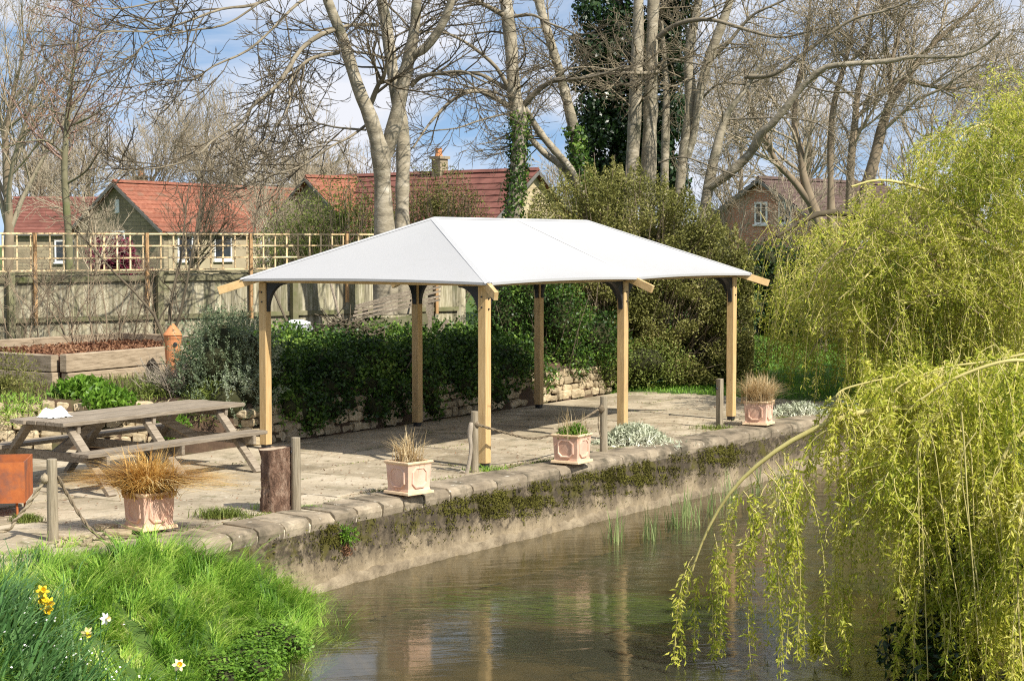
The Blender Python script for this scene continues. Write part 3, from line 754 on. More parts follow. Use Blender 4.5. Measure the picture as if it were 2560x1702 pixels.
for u in (0, GL / 2, GL):
    obj('eave_beam', *boxuv(u + e0, u + e1, e1 + 0.002, GW + e0 - 0.002, 2.103, 2.141), M['pine_u'], gz)
cu0, cu1, cv0, cv1 = -OX, GL + GS + OX, -OX, GW + GS + OX
vm, um = (GW + GS) / 2, (GL + GS) / 2
Ar, Br, Nr = np.array([RI, vm, ZR]), np.array([GL + GS - RI, vm, ZR]), np.array([um, vm, ZR])
C0, C1, C2, C3 = (np.array([a, b_, ZE]) for a, b_ in ((cu0, cv0), (cu1, cv0), (cu1, cv1), (cu0, cv1)))
M0, M1 = np.array([um, cv0, ZE + 0.004]), np.array([um, cv1, ZE + 0.004])
def GP(p): return G(p[0], p[1], p[2])
def raf(a, b_, ext):
    a = GP(a - [0, 0, 0.065]); b_ = GP(b_ - [0, 0, 0.065]); d = unit(b_ - a); e = b_ + d * ext
    obj('rafter', *beam(a, e, 0.05, 0.10), M['pine_u'], gz, bevel=0.004)
for a, b_, x in ((Ar, C0, 0.27), (Ar, C3, 0.28), (Br, C1, 0.26), (Br, C2, 0.26), (Nr, M0, 0.24), (Nr, M1, 0.24)): raf(a, b_, x)
obj('ridge_beam', *beam(GP(Ar - [0, 0, 0.07]), GP(Br - [0, 0, 0.07]), 0.05, 0.10), M['pine_u'], gz)
def panel(e0, e1, r0, r1, sag, lift, na=24, nb=16):
    """canvas panel from eave e0-e1 to ridge r0-r1"""
    V = []
    for j in range(nb + 1):
        b_ = j / nb
        for i in range(na + 1):
            a = i / na
            p_ = (e0 * (1 - a) + e1 * a) * (1 - b_) + (r0 * (1 - a) + r1 * a) * b_
            s_ = 4 * a * (1 - a)
            p_ = p_.copy()
            p_[2] += -sag * s_ * math.sin(math.pi * min(1, b_ ** 0.8)) + lift * s_ * (1 - b_) ** 4
            c_ = (np.array([um, vm]) - p_[:2]); p_[:2] += c_ * 0.018 * s_ * (1 - b_) ** 3
            V.append(GP(p_))
    w = na + 1
    F = [(j * w + i, j * w + i + 1, (j + 1) * w + i + 1, (j + 1) * w + i) for j in range(nb) for i in range(na)]
    return V, F
mb = MB()
cl = MB()
pn = [(C0, M0, Ar, Nr), (M0, C1, Nr, Br), (C1, C2, Br, Br), (C2, M1, Br, Nr), (M1, C3, Nr, Ar), (C3, C0, Ar, Ar)]
hem = MB()
for e0_, e1_, r0_, r1_ in pn:
    V, F = panel(e0_, e1_, r0_, r1_, 0.055 if r0_ is not r1_ else 0.03, 0.022)
    cl.add(V, F)
    row = [np.array(q) for q in V[:25]]
    hem.add(row + [q - [0, 0, 0.03] for q in row], [(i, i + 1, i + 26, i + 25) for i in range(24)])
V, F = cl.V, cl.F
cano = obj('canopy', V, F, M['canvas'], gz, smooth=True)
obj('hem', hem.V, hem.F, M['canvas'], cano, smooth=True)
def zroof(u_, v_):
    k = ZR - ZE
    return ZE + min((u_ - cu0) * k / (RI - cu0), (cu1 - u_) * k / (cu1 - (GL + GS - RI)), (v_ - cv0) * k / (vm - cv0), (cv1 - v_) * k / (cv1 - vm), k)
for a, b_ in ((Ar, C0), (Ar, C3), (Br, C1), (Br, C2), (Nr, M0), (Nr, M1), (Ar, Br)):
    P = np.array([GP(a * (1 - t) + b_ * t + np.array([0, 0, 0.012])) for t in np.linspace(0, 0.995, 14)])
    d = unit(P[-1] - P[0]); sd_ = unit(np.cross(d, [0, 0, 1.])) * 0.05
    V = []
    for q in P:
        for k in (-1, 0, 1):
            w_ = q + sd_ * k; uu_, vv_ = uv(w_[0], w_[1])
            V.append(np.array([w_[0], w_[1], zroof(uu_, vv_) + (0.005 if k == 0 else 0.002)]))
    F = [(3 * i + k, 3 * i + k + 1, 3 * i + k + 4, 3 * i + k + 3) for i in range(13) for k in (0, 1)]
    obj('seam', V, F, M['seam'], cano)

# ================================================================== PICNIC TABLE
tb = thing('picnic_table', G(-2.72, 2.9, 0), 'long weathered grey picnic table with attached bench seats', 'table')
U0, U1 = -4.1, -1.36; VC = 2.91
nb = 6; bw = 0.86 / nb
for i in range(nb):
    v0 = VC - 0.43 + i * bw
    e = rg.normal() * 0.012
    obj('top_board', *boxuv(U0 + e, U1 + rg.normal() * 0.012, v0 + 0.004, v0 + bw - 0.004, 0.70, 0.742 + rg.normal() * 0.0015), M['grey_wood'], tb, bevel=0.004)
for sgn in (-1, 1):
    for k in range(2):
        a = VC + sgn * (0.56 + k * 0.135); b_ = VC + sgn * (0.56 + k * 0.135 + 0.127)
        obj('seat_board', *boxuv(U0 - 0.03 + rg.normal() * 0.01, U1 - 0.04, min(a, b_), max(a, b_), 0.405, 0.445), M['grey_wood'], tb, bevel=0.004)
for u in (-3.92, -2.83, -1.68):
    for sgn in (-1, 1):
        obj('leg', *beam(G(u, VC + sgn * 0.30, 0.685), G(u, VC + sgn * 0.93, 0.0), 0.05, 0.11, np.append(EX, 0)), M['grey_wood'], tb, bevel=0.004)
    obj('seat_bearer', *beam(G(u + 0.052, VC - 0.83, 0.355), G(u + 0.052, VC + 0.83, 0.355), 0.045, 0.096), M['grey_wood'], tb, bevel=0.004)
    obj('top_bearer', *beam(G(u + 0.052, VC - 0.40, 0.655), G(u + 0.052, VC + 0.40, 0.655), 0.045, 0.085), M['grey_wood'], tb, bevel=0.004)
for a, b_ in ((-3.86, -3.22), (-1.74, -2.42)):
    obj('brace', *beam(G(a, VC, 0.36), G(b_, VC, 0.69), 0.045, 0.10), M['grey_wood'], tb, bevel=0.004)
# crumpled white paper on the table
c = G(-3.72, 3.05, 0.745); V, F = [], []
rg2 = np.random.default_rng(3)
n = 15
for j in range(n):
    for i in range(n):
        a, b_ = i / (n - 1) - 0.5, j / (n - 1) - 0.5
        h = 0.105 * max(0, 1 - (2.1 * abs(a)) ** 3) * max(0, 1 - (2.1 * abs(b_)) ** 4) * (0.75 + 0.45 * math.sin(9 * a + 4 * b_) * math.cos(7 * b_ + 1)) + abs(rg2.normal()) * 0.004
        V.append(c + a * 0.30 * np.append(EX, 0) + b_ * 0.26 * np.append(EY, 0) + np.array([0, 0, 0.001 + h]))
F = [(j * n + i, j * n + i + 1, (j + 1) * n + i + 1, (j + 1) * n + i) for j in range(n - 1) for i in range(n - 1)]
tag(obj('paper_wrapping', V, F, M['paper'], loc=c), 'crumpled white paper wrapping lying on the picnic table top', 'paper')

# ================================================================== RUSTY FIRE PIT
fc = np.array([-5.02, 16.55, -0.04])
fp = thing('fire_pit', fc, 'rusty orange steel fire pit box on thin legs by the picnic table', 'fire pit', rz=R(9))
def lbox(name, par, x0, x1, y0, y1, z0, z1, mat, bevel=0): return obj(name, *box(x0, x1, y0, y1, z0, z1), mat, par, local=True, bevel=bevel)
lbox('front_panel', fp, -0.33, 0.33, -0.33, -0.318, 0.17, 0.56, M['rust'])
lbox('side_panel', fp, 0.318, 0.33, -0.316, 0.316, 0.17, 0.56, M['rust'])
lbox('side_panel', fp, -0.33, -0.318, -0.316, 0.316, 0.17, 0.56, M['rust'])
lbox('back_panel', fp, -0.33, 0.33, 0.318, 0.33, 0.17, 0.56, M['rust'])
lbox('base_plate', fp, -0.316, 0.316, -0.316, 0.316, 0.18, 0.19, M['rust'])
lbox('ash_bed', fp, -0.31, 0.31, -0.31, 0.31, 0.192, 0.40, M['lead'])
V = [(-0.315, -0.30, 0.40), (-0.05, -0.30, 0.40), (-0.12, -0.30, 0.68), (-0.315, -0.30, 0.70)]
V = V + [(x, y + 0.012, z) for x, y, z in V]
obj('spark_guard', V, BOXF, M['rust'], fp, local=True)
for x in (-0.29, 0.25):
    for y in (-0.29, 0.29):
        obj('leg', *tube([(x, y, 0.18), (x * 1.02, y * 1.02, 0.0)], 0.012, 8), M['rust'], fp, local=True)

# ================================================================== ROPE POSTS AND ROPES
def rope_post(vx, vy, h, r, label, lean=(0, 0), square=False):
    b_ = at(vx, vy, 10); t = CAMZ / (CAMZ - b_[2]); p_ = np.array([b_[0] * t, 10 * t, 0.0])
    zg = float(ground_z(p_[0], p_[1])); 
    ro = thing('rope_post', (p_[0], p_[1], min(0, zg)), label, 'post', 'timber rope posts along the river wall')
    P = [p_ + np.array([lean[0] * s_ * h, lean[1] * s_ * h, -0.12 + s_ * (h + 0.12)]) for s_ in np.linspace(0, 1, 7)]
    V, F = tube(P, [r * 1.06, r * 1.03, r, r * 0.99, r * 0.98, r * 0.97, r * 0.93], 4 if square else 14)
    V = np.array(V); V[-(4 if square else 14):, 2] += 0.0
    obj('shaft', V, F, M['post_wood'], ro, bevel=0.006)
    top = p_ + np.array([lean[0] * h, lean[1] * h, h])
    obj('rope_hole', *tube([top + [-r * 1.0, -r * 0.4, -0.14], top + [-r * 0.2, 0, -0.14]], 0.018, 10), M['black'], ro)
    return ro, p_, top
rp1, b1, t1 = rope_post(122, 1244, 0.72, 0.048, 'short round timber post with pale rope tied on, rising from the grass bank')
rp2, b2, t2 = rope_post(682, 1176, 0.72, 0.047, 'short round timber post standing against the bark covered log')
rp3, b3, t3 = rope_post(1093, 1088, 0.70, 0.045, 'short grey timber post with a gnarled stick leaning on it beside a shelter post')
rp4, b4, t4 = rope_post(1390, 1044, 0.71, 0.048, 'short grey timber post with a dark rope knot beside the planter of green leaves')
rp5, b5, t5 = rope_post(1657, 986, 0.70, 0.055, 'short squared timber post beside the planter of pale dry grass', square=True)
def rope(name, P, r, mat, label, k=60, par=None):
    P = smooth_path(P, k)
    # two twisted strands
    T = unit(np.gradient(P, axis=0)); A = unit(np.cross(T, [0.1, 0.2, 1.])); B = np.cross(T, A)
    s_ = np.concatenate([[0], np.cumsum(np.linalg.norm(np.diff(P, axis=0), axis=1))])
    mb = MB()
    for ph in (0, math.pi):
        a = s_ / 0.035 + ph
        mb.tube(P + (np.cos(a)[:, None] * A + np.sin(a)[:, None] * B) * r * 0.5, r * 0.62, 6)
    o = obj(name, mb.V, mb.F, mat, par, smooth=True, loc=P[0])
    if label: tag(o, label, 'rope')
    return o
def knot(par, c, r, mat):
    V, F = lump(c, (r, r, r * 1.2), 3, 10, 7, 0.2); obj('knot', V, F, mat, par, smooth=True)
k1 = t1 + np.array([-0.055, -0.03, -0.17]); knot(rp1, k1, 0.035, M['rope'])
gL = np.array([-5.35, 14.9, 0.0]); gL[2] = float(ground_z(gL[0], gL[1])) + 0.1
rope('rope', [k1, k1 + [-0.10, 0, -0.16], k1 + [-0.26, 0, -0.36], k1 + [-0.42, 0.02, -0.47], gL], 0.019, M['rope'], 'pale twisted rope sloping from the grass bank post into the grass')
k1b = t1 + np.array([0.05, 0, -0.15])
rope('rope', [k1b, b1 + [0.13, 0.05, 0.38], b1 + [0.27, 0.0, 0.18], b1 + [0.42, -0.1, 0.06], b1 + [0.56, -0.16, 0.038], b1 + [0.72, -0.06, 0.04], b1 + [0.95, 0.02, 0.045]], 0.016, M['rope_dark'], 'slack brown rope dropping from the grass bank post to the planter of golden sedge')
knot(rp4, t4 + np.array([-0.03, -0.04, -0.15]), 0.04, M['rope_dark'])
knot(rp3, t3 + np.array([0.03, -0.03, -0.15]), 0.028, M['rope_dark'])
a, b_ = t3 + np.array([0.04, -0.03, -0.15]), t4 + np.array([-0.05, -0.03, -0.15])
rope('rope', [a, a * 0.8 + b_ * 0.2 - [0, 0, 0.13], a * 0.55 + b_ * 0.45 - [0, 0, 0.25], a * 0.3 + b_ * 0.7 - [0, 0, 0.19], b_], 0.016, M['rope_dark'], 'thin brown rope sagging between two posts behind the planter of green leaves')
rope('rope_end', [t4 + [-0.05, -0.04, -0.16], t4 + [-0.07, -0.05, -0.3], t4 + [-0.06, -0.05, -0.42], t4 + [-0.03, -0.05, -0.52]], 0.008, M['rope_dark'], None, 24, rp4)
# gnarled stick against the third post
P = smooth_path([b3 + [-0.10, -0.05, -0.03], b3 + [-0.065, -0.07, 0.1], b3 + [-0.04, -0.07, 0.28], b3 + [-0.052, -0.07, 0.44], b3 + [-0.035, -0.065, 0.58]], 12)
mb = MB().tube(P, [0.034, 0.028, 0.024, 0.022, 0.021, 0.02, 0.021, 0.023, 0.026, 0.03, 0.03, 0.02], 9)
mb.tube(smooth_path([P[1], b3 + [-0.15, -0.07, 0.03], b3 + [-0.2, -0.06, -0.01]], 5), [0.02, 0.016, 0.013, 0.01, 0.008], 6)
tag(obj('driftwood_stick', mb.V, mb.F, M['dead_wood'], loc=b3 + [-0.1, -0.05, 0], smooth=True), 'gnarled bleached stick leaning against a short rope post', 'stick')

# ================================================================== LOG
c = np.array([-2.30, 16.62, 0.0])
lg = thing('log', c, 'upright sawn log with rough brown bark standing on the terrace', 'log')
V, F = [], []; n = 40; rows = 22
for j in range(rows + 1):
    h = j / rows
    for i in range(n):
        a = 2 * math.pi * i / n
        r_ = 0.137 + 0.012 * math.sin(3 * a + 0.6) + 0.010 * math.sin(7 * a + 1.5 * h) + 0.006 * math.sin(15 * a + 5 * h) + rg.normal() * 0.0035
        r_ += 0.016 * (1 - h) ** 3 + 0.035 * max(0, h - 0.85) / 0.15 * max(0, math.cos(a - math.pi * 0.98)) ** 2
        V.append((c[0] + r_ * math.cos(a), c[1] + r_ * math.sin(a), 0.615 * h + 0.015 * math.cos(a) * h))
F = [(j * n + i, j * n + (i + 1) % n, (j + 1) * n + (i + 1) % n, (j + 1) * n + i) for j in range(rows) for i in range(n)]
obj('bark', V, F, M['bark_log'], lg, smooth=True)
top = [(c[0] + (x - c[0]) * 0.97, c[1] + (y - c[1]) * 0.97, z - 0.006) for x, y, z in V[-n:]]
obj('sawn_top', top + [(c[0], c[1], 0.612)], [(i, (i + 1) % n, n) for i in range(n)], M['log_end'], lg)

# ================================================================== TERRACOTTA PLANTERS
def planter_mesh(s=0.34, h=0.335):
    pt = thing('planter', (0, 0, 0), '', 'planter')
    V, F = [], []
    prof = [(s / 2 - 0.012, 0.004), (s / 2 - 0.012, 0.035), (s / 2 - 0.018, 0.06), (s / 2 - 0.006, h - 0.05), (s / 2 - 0.002, h - 0.03), (s / 2 - 0.03, h - 0.03), (s / 2 - 0.034, h - 0.06)]
    for r_, z in prof: V += [(-r_, -r_, z), (r_, -r_, z), (r_, r_, z), (-r_, r_, z)]
    for j in range(len(prof) - 1):
        for i in range(4): F.append((4 * j + i, 4 * j + (i + 1) % 4, 4 * j + 4 + (i + 1) % 4, 4 * j + 4 + i))
    F.append((3, 2, 1, 0))
    bd = obj('pot_body', V, F, M['terracotta'], pt, local=True, bevel=0.004)
    def ring(z0, z1, r0, r1, ri):
        V = []
        for r_, z in ((r0, z0), (r1, z0 * 0.45 + z1 * 0.55), (r1 * 0.985, z1), (ri, z1), (ri, z0)):
            V += [(-r_, -r_, z), (r_, -r_, z), (r_, r_, z), (-r_, r_, z)]
        F = []
        for j in range(5):
            k = (j + 1) % 5
            for i in range(4): F.append((4 * j + i, 4 * j + (i + 1) % 4, 4 * k + (i + 1) % 4, 4 * k + i))
        return V, F
    obj('rim', *ring(h - 0.032, h, s / 2 + 0.002, s / 2 + 0.013, s / 2 - 0.028), M['terracotta_lip'], pt, local=True, bevel=0.004)
    obj('plinth', *ring(0.0, 0.03, s / 2 + 0.016, s / 2 + 0.014, s / 2 - 0.03), M['terracotta_lip'], pt, local=True, bevel=0.004)
    V, F = box(-s / 2 + 0.03, s / 2 - 0.03, -s / 2 + 0.03, s / 2 - 0.03, h - 0.075, h - 0.045); obj('soil', V, F, M['soil'], pt, local=True)
    # octagonal moulding on each face
    oc = [(-0.058, -0.105), (0.058, -0.105), (0.105, -0.058), (0.105, 0.058), (0.058, 0.105), (-0.058, 0.105), (-0.105, 0.058), (-0.105, -0.058)]
    V, F = [], []
    for sc_, d in ((1.06, -0.004), (1.0, 0.013), (0.87, 0.014), (0.80, -0.004)):
        for x, z in oc: V.append((x * sc_, -d - s / 2 + 0.013, z * sc_ + 0.172))
    for j in range(3):
        for i in range(8): F.append((8 * j + i, 8 * j + (i + 1) % 8, 8 * j + 8 + (i + 1) % 8, 8 * j + 8 + i))
    V = np.array(V)
    for k in range(4):
        a = k * math.pi / 2; Q = V.copy(); Q[:, 0], Q[:, 1] = V[:, 0] * math.cos(a) - V[:, 1] * math.sin(a), V[:, 0] * math.sin(a) + V[:, 1] * math.cos(a)
        obj('octagon_moulding', Q, F, M['terracotta'], pt, local=True)
    return pt
def ground_at(vx, vy):
    b_ = at(vx, vy, 10); t = CAMZ / (CAMZ - b_[2]); return np.array([b_[0] * t, 10 * t, 0.0])
pl_spec = [(331, 1236, 45, 0.035, 'terracotta planter with octagon moulding holding the big golden sedge'),
           (940, 1153, 43, 0.04, 'terracotta planter with octagon moulding holding thin sparse upright grass'),
           (1330, 1079, 31, 0.04, 'terracotta planter with octagon moulding holding low green leaves'),
           (1765, 988, 26, 0.04, 'terracotta planter with octagon moulding holding dense pale dry grass')]
proto = planter_mesh()
plc = []
for i, (vx, vy, phi, z, lab) in enumerate(pl_spec):
    o = proto if i == 0 else dup(proto)
    nc = ground_at(vx, vy); ph = R(-phi); s2 = 0.17 * math.sqrt(2)
    cdir = np.array([math.cos(ph + R(135)), math.sin(ph + R(135)), 0])   # from the near corner to the centre
    cc = nc * np.array([1.004, 1.004, 1]) + cdir * s2; cc[2] = z
    o.location = tuple(cc); o.rotation_euler = (0, 0, ph)
    tag(o, lab, 'planter', 'square terracotta planters along the river wall'); plc.append(cc)
def tuft(name, label, cat, c, n, reach, hgt, w, droop, mat, r0=0.1, segs=4, par=None, arc=6.283, spread=1.0, ys=1.0):
    B = c + np.column_stack([rs.normal(size=n) * r0, rs.normal(size=n) * r0, np.zeros(n)])
    a = rs.uniform(0, arc, n); q = rs.uniform(0.1, 1.0, n) ** 0.7
    D = np.column_stack([np.cos(a) * q * reach, np.sin(a) * q * reach * ys, np.zeros(n)])
    H = hgt * rs.uniform(0.55, 1.1, n) * (1 - 0.25 * q)
    V, F = blades(B, D, H, w * rs.uniform(0.6, 1.3, n), np.clip(droop * q * spread, 0, 0.9), segs)
    o = obj(name, V, F, mat, par, loc=c)
    if label: tag(o, label, cat)
    return o
top = np.array([0, 0, 0.28])
tuft('sedge', 'large golden brown sedge arching over a terracotta planter beside the picnic table', 'grass', plc[0] + top, 1900, 0.98, 0.56, 0.0115, 0.70, M['sedge'], 0.08, 7, ys=0.45)
B = plc[0] + [0.02, -0.08, 0.30]
C, Nn = blob_points(260, [(B, (0.09, 0.06, 0.09))]); V, F = leaves(C, rdir(260), Nn, 0.028, 0.014, 0.2)
tag(obj('green_shoots', V, F, M['green_leaf'], loc=B), 'small green shoots in the planter under the golden sedge', 'plant')
tuft('thin_grass', 'sparse upright straw coloured grass in a terracotta planter by the log', 'grass', plc[1] + top, 190, 0.34, 0.46, 0.009, 0.35, M['straw'], 0.06, 4)
C, Nn = blob_points(900, [(plc[2] + [0, 0, 0.33], (0.18, 0.18, 0.10)), (plc[2] + [0.06, 0, 0.37], (0.10, 0.1, 0.09))], 0.8)
V, F = leaves(C, unit(Nn + rdir(900) * 0.7), rdir(900), rs.uniform(0.03, 0.06, 900), 0.018, 0.15)
lp = thing('leafy_plant', plc[2] + top, 'low green leafy plant with dry stems in a terracotta planter', 'plant')
obj('foliage', V, F, M['green_leaf'], lp)
tuft('dry_stem', None, None, plc[2] + top, 46, 0.16, 0.48, 0.009, 0.2, M['straw'], 0.09, 4, lp)
tuft('pale_grass', 'dense fan of pale dry grass in a terracotta planter by the squared post', 'grass', plc[3] + top, 950, 0.46, 0.56, 0.009, 0.4, M['straw'], 0.075, 5)

# ================================================================== PLANTS ROUND THE TERRACE EDGE
def silver_plant(c, n, r, h, label):
    C = c + np.column_stack([rs.normal(size=n) * r[0] * 0.45, rs.normal(size=n) * r[1] * 0.45, np.zeros(n)])
    rad = np.hypot((C[:, 0] - c[0]) / r[0], (C[:, 1] - c[1]) / r[1]); C[:, 2] += h * np.clip(1.0 - rad ** 2, 0.05, 1) * rs.random(n) ** 0.6
    A = unit(rdir(n) + np.array([0, 0, 0.9])); V, F = leaves(C, A, rdir(n), rs.uniform(0.07, 0.15, n), rs.uniform(0.014, 0.024, n), 0.2)
    tag(obj('silver_plant', V, F, M['silver'], loc=c), label, 'plant')
silver_plant(G(3.05, -0.25, 0.0), 2000, (0.52, 0.38), 0.27, 'silvery grey leafed clump growing from the paving beside a shelter post')
silver_plant(ground_at(1840, 955), 900, (0.50, 0.35), 0.20, 'silvery grey leafed clump beside the planter of pale dry grass')
silver_plant(ground_at(1940, 948), 900, (0.4, 0.3), 0.24, 'silvery grey leafed clump by the end of the river wall under the willow')
def weeds(name, c, n, r, h, mat, label, cat='plant'):
    c = np.array(c, float)
    B = c + np.column_stack([rs.normal(size=n) * r[0] * 0.5, rs.normal(size=n) * r[1] * 0.5, np.zeros(n)])
    a = rs.uniform(0, 6.28, n); D = np.column_stack([np.cos(a), np.sin(a), 0 * a]) * rs.uniform(0.2, 1, n)[:, None] * h * 0.8
    V, F = blades(B, D, h * rs.uniform(0.4, 1.1, n), rs.uniform(0.004, 0.009, n), 0.4, 3)
    tag(obj(name, V, F, mat, loc=c), label, cat)
weeds('weed_tuft', ground_at(510, 1190), 700, (0.24, 0.13), 0.15, M['olive_green'], 'scruffy green weed tuft on the paving between sedge planter and log')
weeds('weed_tuft', ground_at(615, 1172), 160, (0.16, 0.1), 0.10, M['grass'], 'thin grass tuft at the foot of the bark covered log')
weeds('weed_tuft', ground_at(710, 1172), 160, (0.14, 0.07), 0.08, M['grass'], 'yellow green weed tuft at the foot of the round post by the log')
weeds('weed_tuft', ground_at(1120, 1085), 260, (0.26, 0.12), 0.11, M['grass'], 'grass tuft at the foot of the post with the gnarled stick')
weeds('weed_tuft', ground_at(1640, 988), 260, (0.3, 0.12), 0.12, M['olive_green'], 'dark weed tuft at the foot of the squared post')
weeds('weed_tuft', ground_at(60, 1200), 700, (0.12, 0.08), 0.12, M['olive_green'], 'scruffy weed tuft below the rusty fire pit')
# low moss and weeds in the gravelly strip between paving and coping, and in the joints
n = 9000
U = rs.uniform(-5.5, 9.5, n); vv = edge(U) + 0.44 + np.abs(rs.normal(size=n)) * 0.09
k = (np.sin(U * 2.7) + np.sin(U * 6.1 + 1) * 0.8 + rs.normal(size=n) * 0.5) > 0.35
U, vv = U[k], vv[k]; n = len(U)
B = np.column_stack([O2[None] + U[:, None] * EX + vv[:, None] * EY, np.full(n, 0.0)])
nj = 2600; iu = rs.integers(-5, 8, nj); Uj = np.where(rs.random(nj) < 0.5, iu * 1.35, rs.uniform(-5, 9, nj)); Vj = rs.uniform(-0.2, 3.4, nj)
colj = np.floor(Uj / 1.35).astype(int); snap = Uj != iu * 1.35
Vj = np.where(snap, np.round((Vj - 0.4 * (colj % 2)) / 1.15) * 1.15 + 0.4 * (colj % 2), Vj)
kk = (np.sin(Uj * 3.3 + Vj * 2.1) > 0.25) & (Vj > -0.1) & (Vj < 3.2)
Bj = np.column_stack([O2[None] + Uj[kk, None] * EX + Vj[kk, None] * EY, np.zeros(kk.sum())])
B = np.concatenate([B, Bj]); n = len(B)
V, F = leaves(B + [0, 0, 0.01], unit(rdir(n) + [0, 0, 0.3]), rdir(n), rs.uniform(0.012, 0.035, n), rs.uniform(0.006, 0.014, n), 0.1)
tag(obj('joint_weeds', V, F, M['olive_green']), 'low moss and weeds along the paving joints and coping', 'moss', kind='stuff')
# blown leaves and grit on the paving
n = 1500; U = rs.uniform(-5.5, 9.5, n); Vv = edge(U) + 0.5 + rs.random(n) ** 1.5 * 3.6
k = Vv < 3.5; U, Vv = U[k], Vv[k]; n = len(U)
B = np.column_stack([O2[None] + U[:, None] * EX + Vv[:, None] * EY, np.full(n, 0.012)])
V, F = leaves(B, rdir(n) * [1, 1, 0.15], unit(rdir(n) * 0.3 + [0, 0, 1]), rs.uniform(0.015, 0.045, n), rs.uniform(0.008, 0.025, n), 0.12)
tag(obj('blown_leaves', V, F, M['leaf_litter']), 'dry brown leaves and twigs blown over the paving', 'leaves', kind='stuff')
# fern in the wall
fcn = G(-3.42, float(edge(-3.42)) - 0.05, -0.22)
n = 240; C, Nn = blob_points(n, [(fcn + [0, -0.03, 0.02], (0.13, 0.08, 0.13))], 0.9)
V, F = leaves(C, unit(Nn + [0, 0, -0.2]), rdir(n), rs.uniform(0.03, 0.07, n), 0.016, 0.2)
fo = thing('wall_fern', fcn, 'bright green fern rooted in the face of the river wall', 'fern'); obj('frond', V, F, M['green_leaf'], fo)
C, Nn = blob_points(90, [(fcn + [0, -0.02, -0.13], (0.08, 0.05, 0.07))], 0.9); V, F = leaves(C, unit(rdir(90) + [0, 0, -1]), rdir(90), 0.06, 0.014, 0.2)
obj('dead_frond', V, F, M['leaf_litter'], fo)
# loose stones and pale slabs by the sedge planter
for k in range(60):
    q = ground_at(130 + rg.uniform(0, 130), 1240 + rg.uniform(-4, 22)); s_ = rg.uniform(0.03, 0.075)
    o = bpy.data.objects.new('loose_stone', stones[rg.integers(9)])
    col.objects.link(o); o.location = (q[0], q[1], s_ * 0.22); o.scale = (s_, s_ * 0.8, s_ * 0.5); o.rotation_euler = (0, 0, rg.uniform(0, 6))
    tag(o, 'small pale loose stone in the scatter between grass bank post and sedge planter', 'stone', 'loose stones beside the grass bank post')
for (vx, vy, w) in ((245, 1219, 0.17), (272, 1232, 0.2)):
    q = ground_at(vx, vy)
    o = bpy.data.objects.new('stone_slab', stones[2]); col.objects.link(o); o.location = (q[0], q[1], 0.025); o.scale = (w * 1.3, w, 0.05); o.rotation_euler = (0.0, 0.05, 0.3)
    tag(o, 'flat pale stone lying on the paving beside the sedge planter', 'stone', 'flat stones beside the sedge planter')

# ================================================================== FENCE WITH TRELLIS
FA, FB = np.array([-9.2, 26.03]), np.array([-0.9, 32.0])
fd = (FB - FA) / np.linalg.norm(FB - FA); fn = np.array([fd[1], -fd[0]])   # fn points to the garden
FL = float(np.linalg.norm(FB - FA))
def FP(s_, o_=0.0, z=0.0):
    p_ = FA + fd * s_ + fn * o_; return np.array([p_[0], p_[1], z])
def fbox(s0, s1, o0, o1, z0, z1):
    return [FP(s_, o_, z) for z in (z0, z1) for s_, o_ in ((s0, o0), (s1, o0), (s1, o1), (s0, o1))], BOXF
fen = thing('board_fence', FP(FL / 2, 0, 0.8), 'weathered grey feather edge board fence with rails and posts facing the garden', 'fence')
s_ = 0.0
while s_ < FL:
    w = 0.105 * rg.uniform(0.92, 1.06)
    V, F = fbox(s_, s_ + w + 0.012, -0.012, 0.004, 0.86 + rg.normal() * 0.006, 2.09 + rg.normal() * 0.007)
    V = np.array(V); V[[1, 2, 5, 6]] += np.append(fn * 0.009, 0)
    obj('board', V, F, M['fence_board'], fen)
    s_ += w
s0 = 0.0
for k in range(6):
    if s0 + 1.85 > FL: break
    for z in (1.97, 1.34):
        obj('rail', *fbox(s0 + 0.02, min(FL, s0 + 2.0), 0.016, 0.056, z, z + (0.09 if z > 1.5 else 0.075)), M['fence_rail'], fen)
    s0 += 2.02
for s_ in (1.55, 4.05, 6.55, 9.05):
    obj('fence_post', *fbox(s_, s_ + 0.11, 0.058, 0.165, 0.7, 2.13), M['fence_rail'], fen, bevel=0.008)
obj('capping', *fbox(0, FL, -0.03, 0.045, 2.10, 2.13), M['fence_rail'], fen)
s0 = 0.15
n_tr = 0
while s0 + 1.8 < FL:
    tr_ = thing('trellis_panel', FP(s0 + 0.91, 0.03, 2.14), 'square timber trellis panel fixed on top of the grey board fence', 'trellis', 'trellis panels along the fence top')
    pw = 1.83
    for j in range(4):
        z = 2.145 + j * 0.196
        obj('slat', *fbox(s0, s0 + pw, 0.034, 0.052, z, z + 0.024), M['trellis'], tr_)
    for i in range(9):
        a = s0 + i * (pw - 0.026) / 8
        obj('slat', *fbox(a, a + 0.026, 0.015, 0.033, 2.14, 2.76), M['trellis'], tr_)
    po = obj('trellis_post', *fbox(s0 + pw + 0.005, s0 + pw + 0.055, 0.0585, 0.1085, 1.3 + 0.25 * (n_tr % 2), 2.76), M['brown_post'], tr_)
    s0 += pw + 0.06; n_tr += 1

